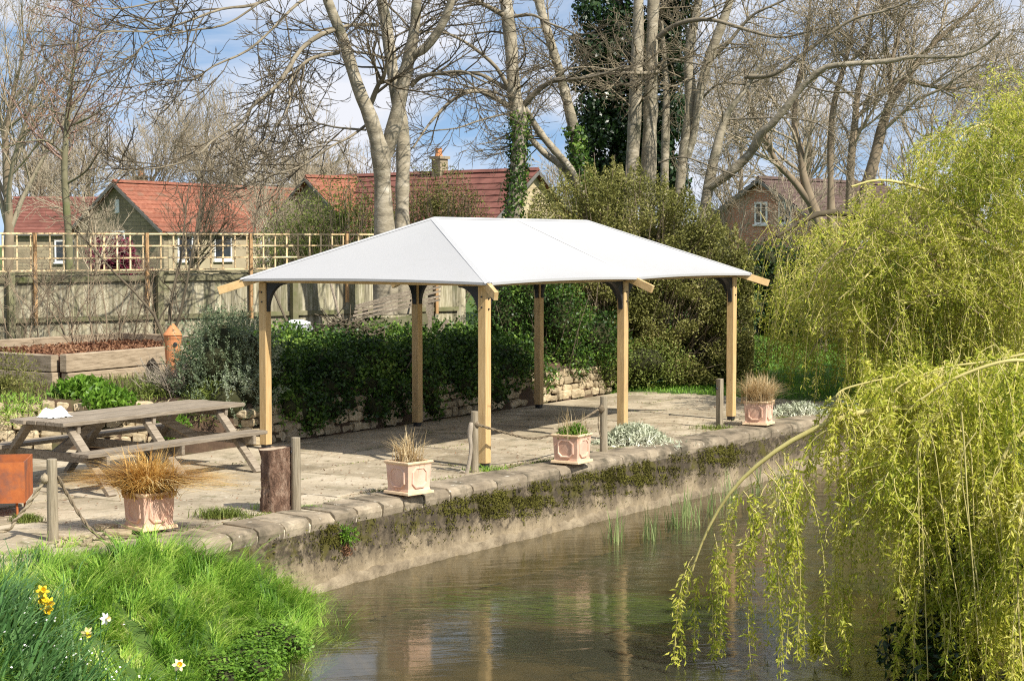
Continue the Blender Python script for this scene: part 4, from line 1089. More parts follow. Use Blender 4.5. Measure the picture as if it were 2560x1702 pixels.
# ================================================================== RAISED BED OF SLEEPERS
ca, cb, cc = np.array([-6.06, 23.1]), np.array([-4.55, 25.7]), np.array([-7.6, 24.2])   # near corner, right back, left back
rb = thing('raised_bed', (ca[0], ca[1], 0.6), 'raised planting bed built of old timber sleepers in front of the fence', 'raised bed')
def slp(a, b_, z0, z1, w=0.13, off=0.0):
    a = np.append(a, (z0 + z1) / 2); b_ = np.append(b_, (z0 + z1) / 2)
    obj('sleeper', *beam(a, b_, w, z1 - z0), M['sleeper'], rb, bevel=0.012)
d1 = unit(cb - ca); d2 = unit(cc - ca)
slp(ca + d1 * 0.02, cb, 0.86, 1.10); slp(ca + d1 * 0.05, cb, 0.55, 0.845)
slp(ca + d2 * 0.14 - d1 * 0.0, cc, 0.86, 1.085); slp(ca + d2 * 0.12, cc, 0.55, 0.85)
bk = cb + d2 * 1.5
slp(cb + d2 * 0.1, cb + (cc - ca) * 1.0, 0.98, 1.2, 0.12)
slp(cc - np.array([0.3, 0.05]), cb + (cc - ca), 0.98, 1.2, 0.12)
obj('soil', [np.append(q, z) for z in (0.6, 1.06) for q in (ca + d1 * 0.1 + d2 * 0.1, cb + d2 * 0.08 - d1 * 0.05, cb + (cc - ca) - d1 * 0.1, cc + d1 * 0.08)], BOXF, M['mulch'], rb)
n = 2600; a = rs.random(n)[:, None]; b_ = rs.random(n)[:, None]
C = ca + (cb - ca) * (0.06 + 0.9 * a) + (cc - ca) * (0.06 + 0.9 * b_); C = np.column_stack([C, 1.07 + 0.05 * rs.random(n)])
V, F = leaves(C, rdir(n), unit(rdir(n) + [0, 0, 1]), rs.uniform(0.03, 0.07, n), rs.uniform(0.02, 0.045, n), 0.15)
o = obj('leaf_litter', V, F, M['leaf_litter'], rb); o['kind'] = 'stuff'
# terracotta chimney-shaped ornament
c = np.array([-4.78, 24.2, 0.72])
fo = thing('terracotta_lantern', c, 'orange terracotta lantern pot with pointed lid beside the rosemary bush', 'pot')
obj('pot_body', *lathe([(0.08, 0), (0.10, 0.15), (0.115, 0.38), (0.12, 0.52), (0.13, 0.56), (0.125, 0.58)], c, 20), M['pot'], fo, smooth=False)
obj('lid', *lathe([(0.14, 0.582), (0.136, 0.595), (0.075, 0.67), (0.035, 0.72), (0.025, 0.735), (0.008, 0.745)], c, 20), M['pot'], fo)
obj('vent_hole', *tube([c + [0.04, -0.07, 0.46], c + [0.06, -0.122, 0.46]], 0.03, 12), M['black'], fo)

# ================================================================== LOG STORE, BRASH HEAP, TUB BEHIND THE HEDGE
c = np.array([-1.75, 27.2, 0.78])
ls = thing('log_store', c, 'low ramshackle log store with a sloping slatted lid beside the twin trunked tree', 'store')
for k in range(5):
    y = c[1] - 0.30 + k * 0.15
    obj('lid_board', *beam((c[0] - 0.75, y, 1.40 + 0.05 * k + rg.normal() * 0.01), (c[0] + 0.62, y + 0.1, 1.74 + 0.05 * k + rg.normal() * 0.02), 0.13, 0.03), M['grey_wood'], ls)
for x, h in ((-0.6, 1.40), (0.45, 1.64)):
    obj('upright', *beam((c[0] + x, c[1] - 0.30, 0.75), (c[0] + x, c[1] - 0.30, h), 0.09, 0.06, (0, 1, 0)), M['grey_wood'], ls)
    obj('upright', *beam((c[0] + x, c[1] + 0.32, 0.75), (c[0] + x, c[1] + 0.32, h + 0.16), 0.09, 0.06, (0, 1, 0)), M['grey_wood'], ls)
obj('side_board', *beam((c[0] - 0.58, c[1] - 0.34, 1.28), (c[0] + 0.43, c[1] - 0.34, 1.42), 0.025, 0.17), M['fence_rail'], ls)
obj('back_board', *beam((c[0] - 0.58, c[1] + 0.36, 1.1), (c[0] + 0.43, c[1] + 0.36, 1.1), 0.025, 0.6), M['fence_rail'], ls)
for k, x in enumerate((-0.42, -0.02)):
    obj('white_block', *box(c[0] + x - 0.14, c[0] + x + 0.16, c[1] - 0.2, c[1] + 0.05, 1.05, 1.24), M['white_paint' if k == 0 else 'render_cream'], ls, bevel=0.01)
obj('shelf', *box(c[0] - 0.55, c[0] + 0.4, c[1] - 0.25, c[1] + 0.25, 1.02, 1.048), M['grey_wood'], ls)
obj('prop', *beam((c[0] + 0.3, c[1] - 0.45, 0.8), (c[0] + 0.75, c[1] - 0.4, 1.4), 0.05, 0.05), M['grey_wood'], ls)
bc = np.array([-2.55, 25.8, 0.72])
n = 620
B = bc + np.column_stack([rs.normal(size=n) * 0.42, rs.normal(size=n) * 0.35, np.zeros(n)])
hh = 0.72 * np.exp(-((B[:, 0] - bc[0]) / 0.7) ** 2); B[:, 2] += rs.random(n) * hh
D = unit(rdir(n) * [1, 1, 0.5]); L = rs.uniform(0.25, 0.9, n)[:, None]
P = np.stack([B - D * L / 2, B + rdir(n) * 0.06, B + D * L / 2 + rdir(n) * 0.08], 1)
V, F = tubes(P, np.repeat(rs.uniform(0.005, 0.014, n)[:, None], 3, 1), 4)
tag(obj('brash_heap', V, F, M['dark_twig'], loc=bc), 'heap of cut brown twigs behind the ivy bank in front of the fence', 'brash heap')
c = np.array([-3.25, 26.0, 0.75])
gt = thing('water_butt', c, 'grey plastic tub half hidden behind the twig heap', 'tub')
obj('tub', *lathe([(0.2, 0), (0.24, 0.3), (0.27, 0.5), (0.25, 0.56), (0.2, 0.62)], c, 20), M['grey_tub'], gt, smooth=True)
obj('lid', *lathe([(0.21, 0.622), (0.2, 0.65), (0.08, 0.69)], c, 20), M['white_paint'], gt, smooth=True)
def stick(a, b_, r, label, mat='grey_wood'):
    o = obj('garden_cane', *tube(smooth_path([a, (np.array(a) + b_) / 2 + rg.normal(size=3) * 0.01, b_], 6), r, 7), M[mat], loc=a); tag(o, label, 'cane')
stick(np.array([-2.55, 27.2, 0.8]), np.array([-3.0, 28.2, 2.05]), 0.022, 'weathered pole leaning on the fence behind the twig heap')
stick(np.array([-1.65, 28.6, 0.8]), np.array([-1.75, 29.9, 2.15]), 0.022, 'weathered pole leaning on the fence near the tree')
stick(np.array([-3.05, 25.3, 0.8]), np.array([-3.6, 25.9, 1.9]), 0.02, 'dark cane leaning behind a shelter post', 'dark_twig')

# ================================================================== SHRUBS ON THE BANK
def shrub(name, label, base, blobs, n, L, W, mat, shell=0.5, core=True, bend=0.15, twigs=0, out=0.7, cat='shrub', twigmat='dark_twig', coremat=None):
    base = np.array(base, float); th_ = thing(name, base, label, cat)
    C, Nn = blob_points(n, blobs, shell)
    A = unit(rdir(n) + np.array([0, 0, 0.25])); Nr_ = unit(Nn * out + rdir(n))
    V, F = leaves(C, A, Nr_, L * rs.uniform(0.6, 1.35, n), W * rs.uniform(0.6, 1.3, n), bend)
    obj('foliage', V, F, M[mat], th_)
    if core:
        mb = MB()
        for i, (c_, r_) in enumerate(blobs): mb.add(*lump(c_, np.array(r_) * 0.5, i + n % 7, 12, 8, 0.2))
        obj('shade_lump', mb.V, mb.F, M['shade_core'], th_, smooth=True)  # solid dark lumps added to block light, interior shade put into their colour
    if twigs:
        b_ = np.array([list(c_) + list(r_) for c_, r_ in blobs]); k = rs.integers(0, len(b_), twigs)
        d = rdir(twigs); d[:, 2] = np.abs(d[:, 2]) * 0.9
        e = b_[k, :3] + d * b_[k, 3:] * rs.uniform(0.9, 1.14, twigs)[:, None]
        s0_ = base + (e - base) * [0.25, 0.25, 0.02] + rs.normal(size=(twigs, 3)) * [0.12, 0.12, 0]
        mid = (s0_ + e) / 2 + rs.normal(size=(twigs, 3)) * 0.1
        V, F = tubes(np.stack([s0_, mid, e], 1), np.tile(np.array([0.012, 0.008, 0.004]), (twigs, 1)), 4)
        obj('branch', V, F, M[twigmat], th_)
    return th_
# rosemary: upright sprays of needle leaves
base = np.array([-3.74, 22.3, 0.55])
bl = [(base + [0, 0, 0.5], (0.62, 0.5, 0.55)), (base + [-0.3, 0, 0.3], (0.36, 0.36, 0.38)), (base + [0.25, 0.05, 0.62], (0.4, 0.4, 0.42)), (base + [-0.05, 0, 0.8], (0.36, 0.3, 0.28)), (base + [0.35, -0.1, 0.15], (0.32, 0.3, 0.4)), (base + [0.1, -0.3, 0.0], (0.42, 0.3, 0.35))]
th_ = thing('rosemary_bush', base, 'bushy grey green rosemary beside a corner post of the shelter', 'shrub')
C, Nn = blob_points(900, bl, 0.35)
A = unit(Nn * 0.6 + rdir(900) * 0.35 + [0, 0, 0.8])
k = 26
t = rs.uniform(0, 1, (900, k)); off = rdir(900 * k).reshape(900, k, 3)
CC = (C[:, None] + A[:, None] * (t[..., None] * 0.24) + off * 0.022).reshape(-1, 3)
AA = unit(np.repeat(A, k, 0) * 0.7 + off.reshape(-1, 3)); V, F = leaves(CC, AA, rdir(len(CC)), rs.uniform(0.028, 0.048, len(CC)), 0.011, 0.1)
obj('foliage', V, F, M['rosemary'], th_)
mb = MB()
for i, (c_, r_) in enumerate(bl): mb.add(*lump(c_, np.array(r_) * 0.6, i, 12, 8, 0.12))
obj('shade_lump', mb.V, mb.F, M['shade_core'], th_, smooth=True)  # added dark lumps, painted shade behind the rosemary sprays
# ivy and evergreen bank behind the shelter
bl = []
for u in np.arange(1.25, 7.2, 0.45):
    hgt = float(np.interp(u, [0, 1.5, 3.5, 6.0, 7.2], [0.52, 0.60, 0.58, 0.54, 0.38]))
    bl.append((G(u + rg.normal() * 0.1, 4.35 + rg.normal() * 0.08, 0.72), (0.5, 0.5, hgt * rg.uniform(0.88, 1.1))))
    bl.append((G(u + 0.2, 4.0 + rg.normal() * 0.05, 0.52 + rg.normal() * 0.08), (0.42, 0.30, 0.36)))
    bl.append((G(u, 5.0 + rg.normal() * 0.1, 0.84), (0.5, 0.5, hgt * rg.uniform(0.9, 1.12)))); bl.append((G(u + 0.2, 5.6 + rg.normal() * 0.1, 0.82), (0.5, 0.5, hgt * rg.uniform(0.8, 1.1))))
for u in np.arange(0.9, 6.6, 0.33):
    if rg.random() < (0.95 if u < 2.6 else 0.5): bl.append((G(u + rg.normal() * 0.08, 3.7 + rg.normal() * 0.04, rg.uniform(0.22, 0.5)), (rg.uniform(0.16, 0.28), 0.13, rg.uniform(0.15, 0.3))))
bl += [(G(0.75, 4.0, 0.45), (0.35, 0.3, 0.42)), (G(1.2, 3.85, 0.38), (0.4, 0.25, 0.36)), (G(0.9, 4.5, 0.8), (0.4, 0.35, 0.5))]
shrub('ivy_bank', 'dense glossy ivy spilling over the rubble wall behind the shelter', G(3.5, 4.4, 0.6), bl, 88000, 0.06, 0.042, 'ivy', 0.45, True, 0.12, coremat='ivy_dark')
# large olive shrubs to the right
base = np.array([1.6, 31.2, 0.3])
n = 300000
vx = rs.uniform(1215, 1735, n); tp = np.interp(vx, [1210, 1300, 1400, 1480, 1560, 1650, 1740], [460, 405, 385, 390, 435, 490, 590])
tp = tp + 14 * np.sin(vx * 0.11) + 9 * np.sin(vx * 0.31 + 1) + rs.exponential(16, n) - 10
vy = tp + rs.random(n) ** 0.9 * (890 - tp); Dd = 30.2 + 2.0 * rs.random(n) ** 1.4
x_ = (vx * S - 1280) / FPX; y_ = (851 - vy * S) / FPX; ry = math.cos(PITCH) - y_ * math.sin(PITCH); rz_ = math.sin(PITCH) + y_ * math.cos(PITCH)
C = np.column_stack([x_ * Dd / ry, Dd, CAMZ + rz_ * Dd / ry])
f_ = np.sin(C[:, 0] * 4.1 + 1.3 * np.sin(C[:, 2] * 3.3)) * np.sin(C[:, 2] * 4.7 + C[:, 1] * 2.1) + 0.7 * np.sin(C[:, 0] * 9.3 + C[:, 1] * 5) * np.sin(C[:, 2] * 10.1) + 0.4 * rs.normal(size=n)
k = (f_ > 0.12) & (C[:, 2] > 0.1); C = C[k]; n = min(len(C), 105000); C = C[:n]
th_ = thing('olive_shrub', (1.9, 31.0, 0.3), 'very large olive brown shrub behind the far end of the shelter', 'shrub')
V, F = leaves(C, unit(rdir(n) + [0, 0, 0.3]), unit(rdir(n) + [0.25, -0.35, 0.3]), 0.062 * rs.uniform(0.6, 1.35, n), 0.026 * rs.uniform(0.6, 1.3, n), 0.2)
obj('foliage', V, F, M['olive'], th_)
tw = 420; e = C[rs.integers(0, n, tw)]; s0_ = np.column_stack([e[:, 0] * 0.6 + 0.75 + rs.normal(size=tw) * 0.3, np.full(tw, 31.3) + rs.normal(size=tw) * 0.3, np.full(tw, 0.3)])
V, F = tubes(np.stack([s0_, s0_ * 0.55 + e * 0.45 + rs.normal(size=(tw, 3)) * 0.1, e + (e - s0_) * 0.06], 1), np.tile([0.018, 0.011, 0.005], (tw, 1)), 4); obj('branch', V, F, M['brown_twig'], th_)
mb = MB()
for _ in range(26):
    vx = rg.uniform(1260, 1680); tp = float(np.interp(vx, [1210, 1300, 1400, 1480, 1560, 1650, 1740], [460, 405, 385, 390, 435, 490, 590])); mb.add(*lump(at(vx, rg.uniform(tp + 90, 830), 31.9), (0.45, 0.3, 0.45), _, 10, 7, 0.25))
obj('shade_lump', mb.V, mb.F, M['shade_core'], th_, smooth=True)  # added dark lumps at the back, painted shade between the leaves
bl = [((0.75, 28.9, 1.35), (0.6, 0.5, 0.75)), ((0.3, 28.7, 1.9), (0.55, 0.5, 0.7)), ((1.45, 29.5, 0.95), (0.6, 0.45, 0.55)), ((-0.1, 28.6, 1.35), (0.6, 0.45, 0.7)), ((0.9, 29.0, 0.6), (0.5, 0.4, 0.4))]
shrub('holly_shrub', 'glossy dark green shrub above the sunlit end of the rubble wall', (0.6, 28.9, 0.5), bl, 15000, 0.055, 0.034, 'ivy', 0.5, True, 0.12, 60, coremat='ivy_dark')
bl = [((2.3, 30.2, 0.5), (0.9, 0.45, 0.45)), ((3.3, 31.3, 0.55), (0.8, 0.5, 0.5)), ((1.6, 29.7, 0.35), (0.4, 0.3, 0.3)), ((4.2, 32.3, 0.5), (0.7, 0.5, 0.45))]
shrub('ground_cover', 'low light green ground cover at the edge of the lawn below the olive shrub', (2.5, 30.3, 0.1), bl, 12000, 0.05, 0.026, 'olive_green', 0.6, True, 0.15)
# clipped dark hedge beyond the lawn
bl = [((rg.uniform(4.2, 8.4), 38.4 + rg.normal() * 0.2, 0.6 + 1.9 * rg.random()), tuple(rg.uniform(0.35, 0.6, 3))) for _ in range(60)]
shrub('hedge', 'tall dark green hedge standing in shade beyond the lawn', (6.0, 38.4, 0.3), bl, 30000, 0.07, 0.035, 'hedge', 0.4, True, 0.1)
# olive green shrubs beyond the fence
for i, (vx, vy, D, rx, rz_, mat, lab, nn) in enumerate([
        (790, 500, 34.5, 1.0, 0.85, 'olive_green', 'loose olive shrub beyond the fence left of the twin trunked tree', 13000),
        (1000, 470, 35.5, 0.95, 0.85, 'olive', 'loose twiggy olive shrub beyond the fence right of the twin trunked tree', 13000),
        (690, 520, 36, 0.8, 0.7, 'olive_green', 'sparse grey green shrub beyond the trellis in front of the red roof', 6000)]):
    q = at(vx, vy, D)
    bl = [(q, (rx, 0.8, rz_)), (q + [0.5 * rx, 0, -0.5], (rx * 0.8, 0.7, rz_)), (q + [-0.6 * rx, 0, -0.6], (rx * 0.8, 0.7, rz_ * 0.9)), (q + [0, 0, -1.2], (rx * 1.1, 0.8, rz_))]
    shrub('garden_shrub', lab, (q[0], q[1], 0.8), bl, nn, 0.075, 0.022, mat, 0.95, False, 0.2, 220, 0.3, twigmat='brown_twig')
# dry twiggy shrub and green plants on the terrace bank left
base = np.array([-4.35, 22.5, 0.6]); n = 160
D = unit(rdir(n) * [1, 1, 0.4] + [0, 0, 0.8]); L = rs.uniform(0.25, 0.55, n)[:, None]
B = base + rs.normal(size=(n, 3)) * [0.14, 0.12, 0]; P1 = B + D * L * 0.5 + rdir(n) * 0.04; P2 = B + D * L + rdir(n) * 0.1
P = np.stack([B, P1, P2], 1); Rr = np.tile([0.008, 0.006, 0.004], (n, 1)); Q, QR = grow(P, Rr, 4, 0.25, 0.7, 4, 0.8, 0.05, 0.2, 0.4, 1.0, 0.003)
V, F = join([tubes(P, Rr, 4), tubes(Q, QR, 3)])
tag(obj('dry_shrub', V, F, M['dead_wood'], loc=base), 'bare straw coloured twiggy shrub at the corner of the raised bed', 'shrub')
for (x, y, z, rx, rz_, nn, mat, lab, l_, w_) in [
        (-5.55, 22.2, 0.66, 0.42, 0.22, 1300, 'green_leaf', 'bright green broad leafed plant below the corner of the raised bed', 0.10, 0.045),
        (-5.1, 21.7, 0.62, 0.36, 0.16, 900, 'green_leaf', 'bright green low plant behind the picnic table', 0.09, 0.04),
        (-4.7, 22.4, 0.62, 0.45, 0.2, 1500, 'olive_green', 'mid green tufted plant in front of the raised bed', 0.09, 0.016),
        (-3.9, 22.0, 0.55, 0.35, 0.3, 1200, 'olive_green', 'yellowing grassy plant under the rosemary', 0.1, 0.012),
        (-6.6, 22.3, 0.75, 0.55, 0.5, 2600, 'olive', 'brownish spreading shrub beside the raised bed', 0.06, 0.014),
        (-6.4, 21.6, 0.5, 0.6, 0.22, 1600, 'grass', 'yellow green low growth behind the far seat of the picnic table', 0.1, 0.012),
        (-4.3, 21.6, 0.3, 0.25, 0.18, 900, 'green_leaf', 'small leafy plant against the rubble wall behind the picnic table', 0.06, 0.03)]:
    C, Nn = blob_points(nn, [((x, y, z), (rx, rx * 0.7, rz_))], 0.95)
    V, F = leaves(C, unit(Nn * 0.6 + rdir(nn) + [0, 0, 0.5]), rdir(nn), l_ * rs.uniform(0.6, 1.3, nn), w_, 0.15)
    tag(obj('bank_plant', V, F, M[mat], loc=(x, y, z - rz_ * 0.7)), lab, 'plant')
# bare saplings and climbers along the fence
for i, (vx, D, h, lab) in enumerate([(395, 25.2, 3.0, 'thin bare sapling against the fence behind the terracotta lantern'), (160, 26.0, 1.6, 'bare climber stems on the fence beside its left post'), (310, 26.4, 1.7, 'bare climber stems on the fence boards behind the raised bed'), (60, 25.6, 1.5, 'bare tangled stems against the fence at its left end')]):
    q = at(vx, 800, D); q[2] = 0.75
    n = 3 if i == 0 else 7
    B = q + rs.normal(size=(n, 3)) * ([0.03, 0.03, 0] if i == 0 else [0.35, 0.06, 0])
    pts = [B]
    d = unit(rs.normal(size=(n, 3)) * 0.15 + [0, 0, 1])
    for j in range(7): d = unit(d + rs.normal(size=(n, 3)) * 0.16 * [1, 0.3, 0.4]); pts.append(pts[-1] + d * h / 7)
    P = np.stack(pts, 1); Rr = np.tile(np.linspace(0.014 if i else 0.03, 0.005, 8), (n, 1))
    Q, QR = grow(P, Rr, 12, 0.55, 0.8, 5, 0.6, 0.08, 0.2, 0.15, 1.0, 0.0035); Q2, QR2 = grow(Q, QR, 3, 0.28, 0.7, 4, 0.7, 0.05, 0.2, 0.3, 1, 0.003)
    V, F = join([tubes(P, Rr, 5), tubes(Q, QR, 4), tubes(Q2, QR2, 3)])
    tag(obj('bare_sapling', V, F, M['brown_twig' if i else 'dark_twig'], loc=q), lab, 'sapling')
# garden hose and bench on the lawn
P = [ground_at(1490, 896) + [0, 0, 0.1], ground_at(1560, 893) + [0, 0, 0.16], ground_at(1610, 895) + [0, 0, 0.12], ground_at(1650, 897) + [0, 0, 0.06]]
tag(obj('garden_hose', *tube(smooth_path(P, 14), 0.014, 7), M['hose'], loc=P[0], smooth=True), 'green garden hose lying along the edge of the lawn', 'hose')
bq = np.array([7.35, 36.6, 0]); bq[2] = float(ground_z(bq[0], bq[1]))
be = thing('garden_bench', bq, 'timber garden bench under the willow beyond the lawn', 'bench')
for k in range(3): obj('back_slat', *beam(bq + [-0.75, 0.25, 0.55 + 0.12 * k], bq + [0.75, 0.25, 0.55 + 0.12 * k], 0.03, 0.08), M['sleeper'], be)
for k in range(3): obj('seat_slat', *beam(bq + [-0.75, -0.2 + 0.15 * k, 0.43], bq + [0.75, -0.2 + 0.15 * k, 0.43], 0.12, 0.03), M['sleeper'], be)
for x in (-0.7, 0.7):
    obj('leg', *beam(bq + [x, -0.22, 0], bq + [x, -0.22, 0.62], 0.06, 0.06, (0, 1, 0)), M['sleeper'], be)
    obj('leg', *beam(bq + [x, 0.285, 0], bq + [x, 0.285, 0.85], 0.06, 0.06, (0, 1, 0)), M['sleeper'], be)
    obj('arm_rest', *beam(bq + [x, -0.25, 0.64], bq + [x, 0.25, 0.64], 0.07, 0.03), M['sleeper'], be)

# ================================================================== HOUSES BEYOND THE FENCE
def house(name, label, A, rz, L, w, ze, wallmat, tilemat, sidemat=None, windows=(), chimney=None, slit=False, nc=11):
    A = np.array(A, float); zb = 0.7; zr = A[2] - zb; zev = ze - zb
    h = thing(name, (A[0], A[1], zb), label, 'house', rz=rz)
    ov = 0.18
    wl_ = w - 0.12; slope = (zr - zev) / w
    zw = zr - slope * wl_ - 0.06
    V = [(0.05, -wl_, 0), (0.05, wl_, 0), (0.05, wl_, zw), (0.05, 0, zr - 0.1), (0.05, -wl_, zw)]
    V += [(L - 0.05, y, z) for _, y, z in V]
    F = [(0, 4, 3, 2, 1), (5, 6, 7, 8, 9), (0, 5, 9, 4), (1, 2, 7, 6), (2, 3, 8, 7), (3, 4, 9, 8), (0, 1, 6, 5)]
    obj('wall', V, F, wallmat, h, local=True)
    if sidemat:
        for sg in (-1, 1): obj('side_wall', *box(0.3, L - 0.3, sg * wl_ - 0.03 if sg < 0 else wl_ + 0.002, sg * wl_ - 0.002 if sg < 0 else wl_ + 0.03, 0, zw - 0.02), sidemat, h, local=True)
    V = [(-ov, -w, zev - 0.08), (-ov, 0, zr - 0.08), (-ov, w, zev - 0.08), (-ov, w, zev), (-ov, 0, zr), (-ov, -w, zev)]
    V += [(L + ov, y, z) for _, y, z in V]
    F = [(0, 1, 4, 5), (1, 2, 3, 4), (6, 11, 10, 7), (7, 10, 9, 8), (0, 6, 7, 1), (1, 7, 8, 2), (2, 8, 9, 3), (3, 9, 10, 4), (4, 10, 11, 5), (5, 11, 6, 0)]
    rf = obj('roof', V, F, tilemat, h, local=True)
    for sg in (-1, 1):
        for k in range(nc):
            t0, t1 = k / nc, (k + 1.12) / nc
            y0, y1 = w * t0, min(w * t1, w + 0.06); z0, z1 = zr - slope * y0, zr - slope * y1
            seg_ = np.linspace(-ov - 0.02, L + ov + 0.02, int(L / 0.3) + 2); V, F = [], []
            jt = rg.normal(size=len(seg_)) * 0.008
            for i_, x in enumerate(seg_):
                V += [(x, sg * y0, z0 + 0.012), (x, sg * y1, z1 + 0.055 + jt[i_]), (x, sg * y1, z1 + 0.012)]
            for i_ in range(len(seg_) - 1):
                a = 3 * i_; F += [(a, a + 1, a + 4, a + 3), (a + 1, a + 2, a + 5, a + 4)]
            obj('tile_course', V, F, tilemat, rf, local=True)
    V, F = sweep([(-0.12, -0.05), (0, 0.06), (0.12, -0.05)], lambda t, a, z: (t, a, zr + 0.05 + z), [-ov, L + ov])
    obj('ridge_tiles', V, F, tilemat, rf, local=True)
    for sg in (-1, 1):
        obj('bargeboard', *beam((-ov - 0.035, 0, zr - 0.07), (-ov - 0.035, sg * (w + 0.02), zev - 0.07), 0.03, 0.11), M['lead'], h, local=True)
        obj('gutter', *beam((0, sg * (w + 0.05), zev - 0.06), (L, sg * (w + 0.05), zev - 0.06), 0.1, 0.09), M['lead'], h, local=True)
    for (face, p_, z0, ww, hh) in windows:
        # face 'g' on the gable (x=0 plane), 's' on the local -y side, 'S' on the +y side
        def q(a, b_, d): return (0.05 - d, p_ + a, z0 + b_) if face == 'g' else ((p_ + a, -wl_ - 0.031 - d, z0 + b_) if face == 's' else (p_ + a, wl_ + 0.031 + d, z0 + b_))
        def slab(a0, a1, b0, b1, d0, d1): return [q(a, b_, d) for d in (d0, d1) for a, b_ in ((a0, b0), (a1, b0), (a1, b1), (a0, b1))], BOXF
        f_ = 0.07
        mb = MB(); mb.add(*slab(0, ww, 0, f_, 0.0, 0.05)); mb.add(*slab(0, ww, hh - f_, hh, 0.0, 0.05)); mb.add(*slab(0, f_, f_ + .001, hh - f_ - .001, 0.0, 0.049)); mb.add(*slab(ww - f_, ww, f_ + .001, hh - f_ - .001, 0.0, 0.049)); mb.add(*slab(ww * 0.5 - 0.025, ww * 0.5 + 0.025, f_ + .001, hh - f_ - .001, 0.0, 0.045))
        wd = obj('window', mb.V, mb.F, M['white_paint'], h, local=True)
        obj('pane', *slab(f_ - 0.01, ww - f_ + 0.01, f_ - 0.01, hh - f_ + 0.01, 0.004, 0.02), M['glass'], wd, local=True)
        obj('sill', *slab(-0.05, ww + 0.05, -0.06, -0.002, 0.0, 0.09), M['white_paint'], wd, local=True)
    if slit:
        obj('vent_slit', *box(0.0, 0.048, -0.1, 0.1, zr - 1.15, zr - 0.65), M['white_paint'], h, local=True)
    if chimney:
        x, cw, ztop, zpot = chimney
        obj('chimney_stack', *box(x - cw / 2, x + cw / 2, -cw / 2, cw / 2, zr - 0.5, ztop - zb), M['stone_gable'], rf, local=True)
        obj('chimney_cap', *box(x - cw / 2 - 0.06, x + cw / 2 + 0.06, -cw / 2 - 0.06, cw / 2 + 0.06, ztop - zb + 0.002, ztop - zb + 0.10), M['stone_gable'], rf, local=True)
        obj('chimney_pot', *lathe([(0.15, 0), (0.13, 0.1), (0.12, zpot - ztop - 0.14), (0.15, zpot - ztop - 0.1)], (x + 0.05, 0, ztop - zb + 0.101), 12), M['pot'], rf, local=True)
    return h
house('bungalow', 'stone gabled bungalow with a long red tiled roof behind the trellis', at(268, 420, 65), R(62), 12.0, 2.3, 3.0, M['stone_gable'], M['tile_red'], M['render_cream'],
      windows=[('g', -0.35, 1.25, 0.6, 1.1), ('s', 0.8, 1.2, 0.9, 1.0), ('s', 3.0, 1.2, 1.1, 1.0), ('s', 6.0, 1.2, 1.1, 1.0)], slit=True)
house('bungalow', 'low house with a dull dark red roof left of the stone gable', at(40, 458, 80), R(8), 7.5, 3.0, 3.0, M['stone_gable'], M['tile_dark'], windows=[('s', 2.0, 1.0, 1.0, 1.0)], chimney=(5.6, 0.6, 5.6, 6.1))
house('cottage', 'cottage with a dark red tiled roof, pale stone gable and a tall chimney', at(1230, 393, 60), R(180 - 40), 9.5, 3.3, 2.65, M['stone_gable_pale'], M['tile_dark'], chimney=(4.44, 0.42, 5.62, 6.02))
house('cottage', 'small house with an orange tiled roof half hidden by shrubs beyond the fence', at(712, 409, 64), R(42), 6.0, 2.8, 3.1, M['stone_gable'], M['tile_red'])
house('brick_house', 'red brick house with white framed windows and a dark brown roof behind the trees', at(1752, 412, 62), R(48), 8.5, 3.0, 3.0, M['brick'], M['tile_brown'],
      windows=[('g', -0.28, 2.55, 0.55, 0.8), ('g', -1.3, 2.55, 0.55, 0.8), ('s', 2, 1.0, 1.0, 1.0)])
# dark red shrub by the bungalow, seen through the trellis
q = at(255, 585, 50); C, Nn = blob_points(4000, [(q, (0.7, 0.5, 0.6)), (q + [0.3, 0, -0.7], (0.9, 0.5, 0.7))], 0.9)
M['crimson'] = leafmat('crimson_leaf', [(0.1, (0.10, 0.015, 0.03)), (0.9, (0.30, 0.06, 0.10))], 0.3)
V, F = leaves(C, rdir(4000), rdir(4000), 0.12, 0.07, 0.1); tag(obj('crimson_shrub', V, F, M['crimson'], loc=(q[0], q[1], 0.8)), 'crimson leaved shrub in front of the stone gable', 'shrub')

# ================================================================== TREES
Z0 = (0, 0, 1 / S); Z1 = (0, 0, 2.613); Z2 = (700, 0, 2.614); Z3 = (1350, 0, 2.8); Z4 = (1900, 0, 2.614); Z5 = (1800, 450, 2.613); Z6 = (1650, 950, 2.085)
def trace(pts, D, zoom, k=16, dD=0.0, w0=None, w1=None):
    ox, oy, sc = zoom; n = len(pts); Q, W = [], []
    for i, q in enumerate(pts):
        d = D + dD * i / (n - 1)
        Q.append(at((ox + q[0] / sc) / S, (oy + q[1] / sc) / S, d))
        w = q[2] if len(q) > 2 else w0 + (w1 - w0) * i / (n - 1)
        W.append(w / sc * d / FPX / 2)
    Pk = smooth_path(np.column_stack([Q, W]), k)
    return Pk[:, :3], np.maximum(Pk[:, 3], 0.004)
def stack(ts):
    k = max(len(t[0]) for t in ts); A = [smooth_path(np.column_stack([t[0], t[1]]), k) for t in ts]
    A = np.stack(A); return A[:, :, :3], np.maximum(A[:, :, 3], 0.003)
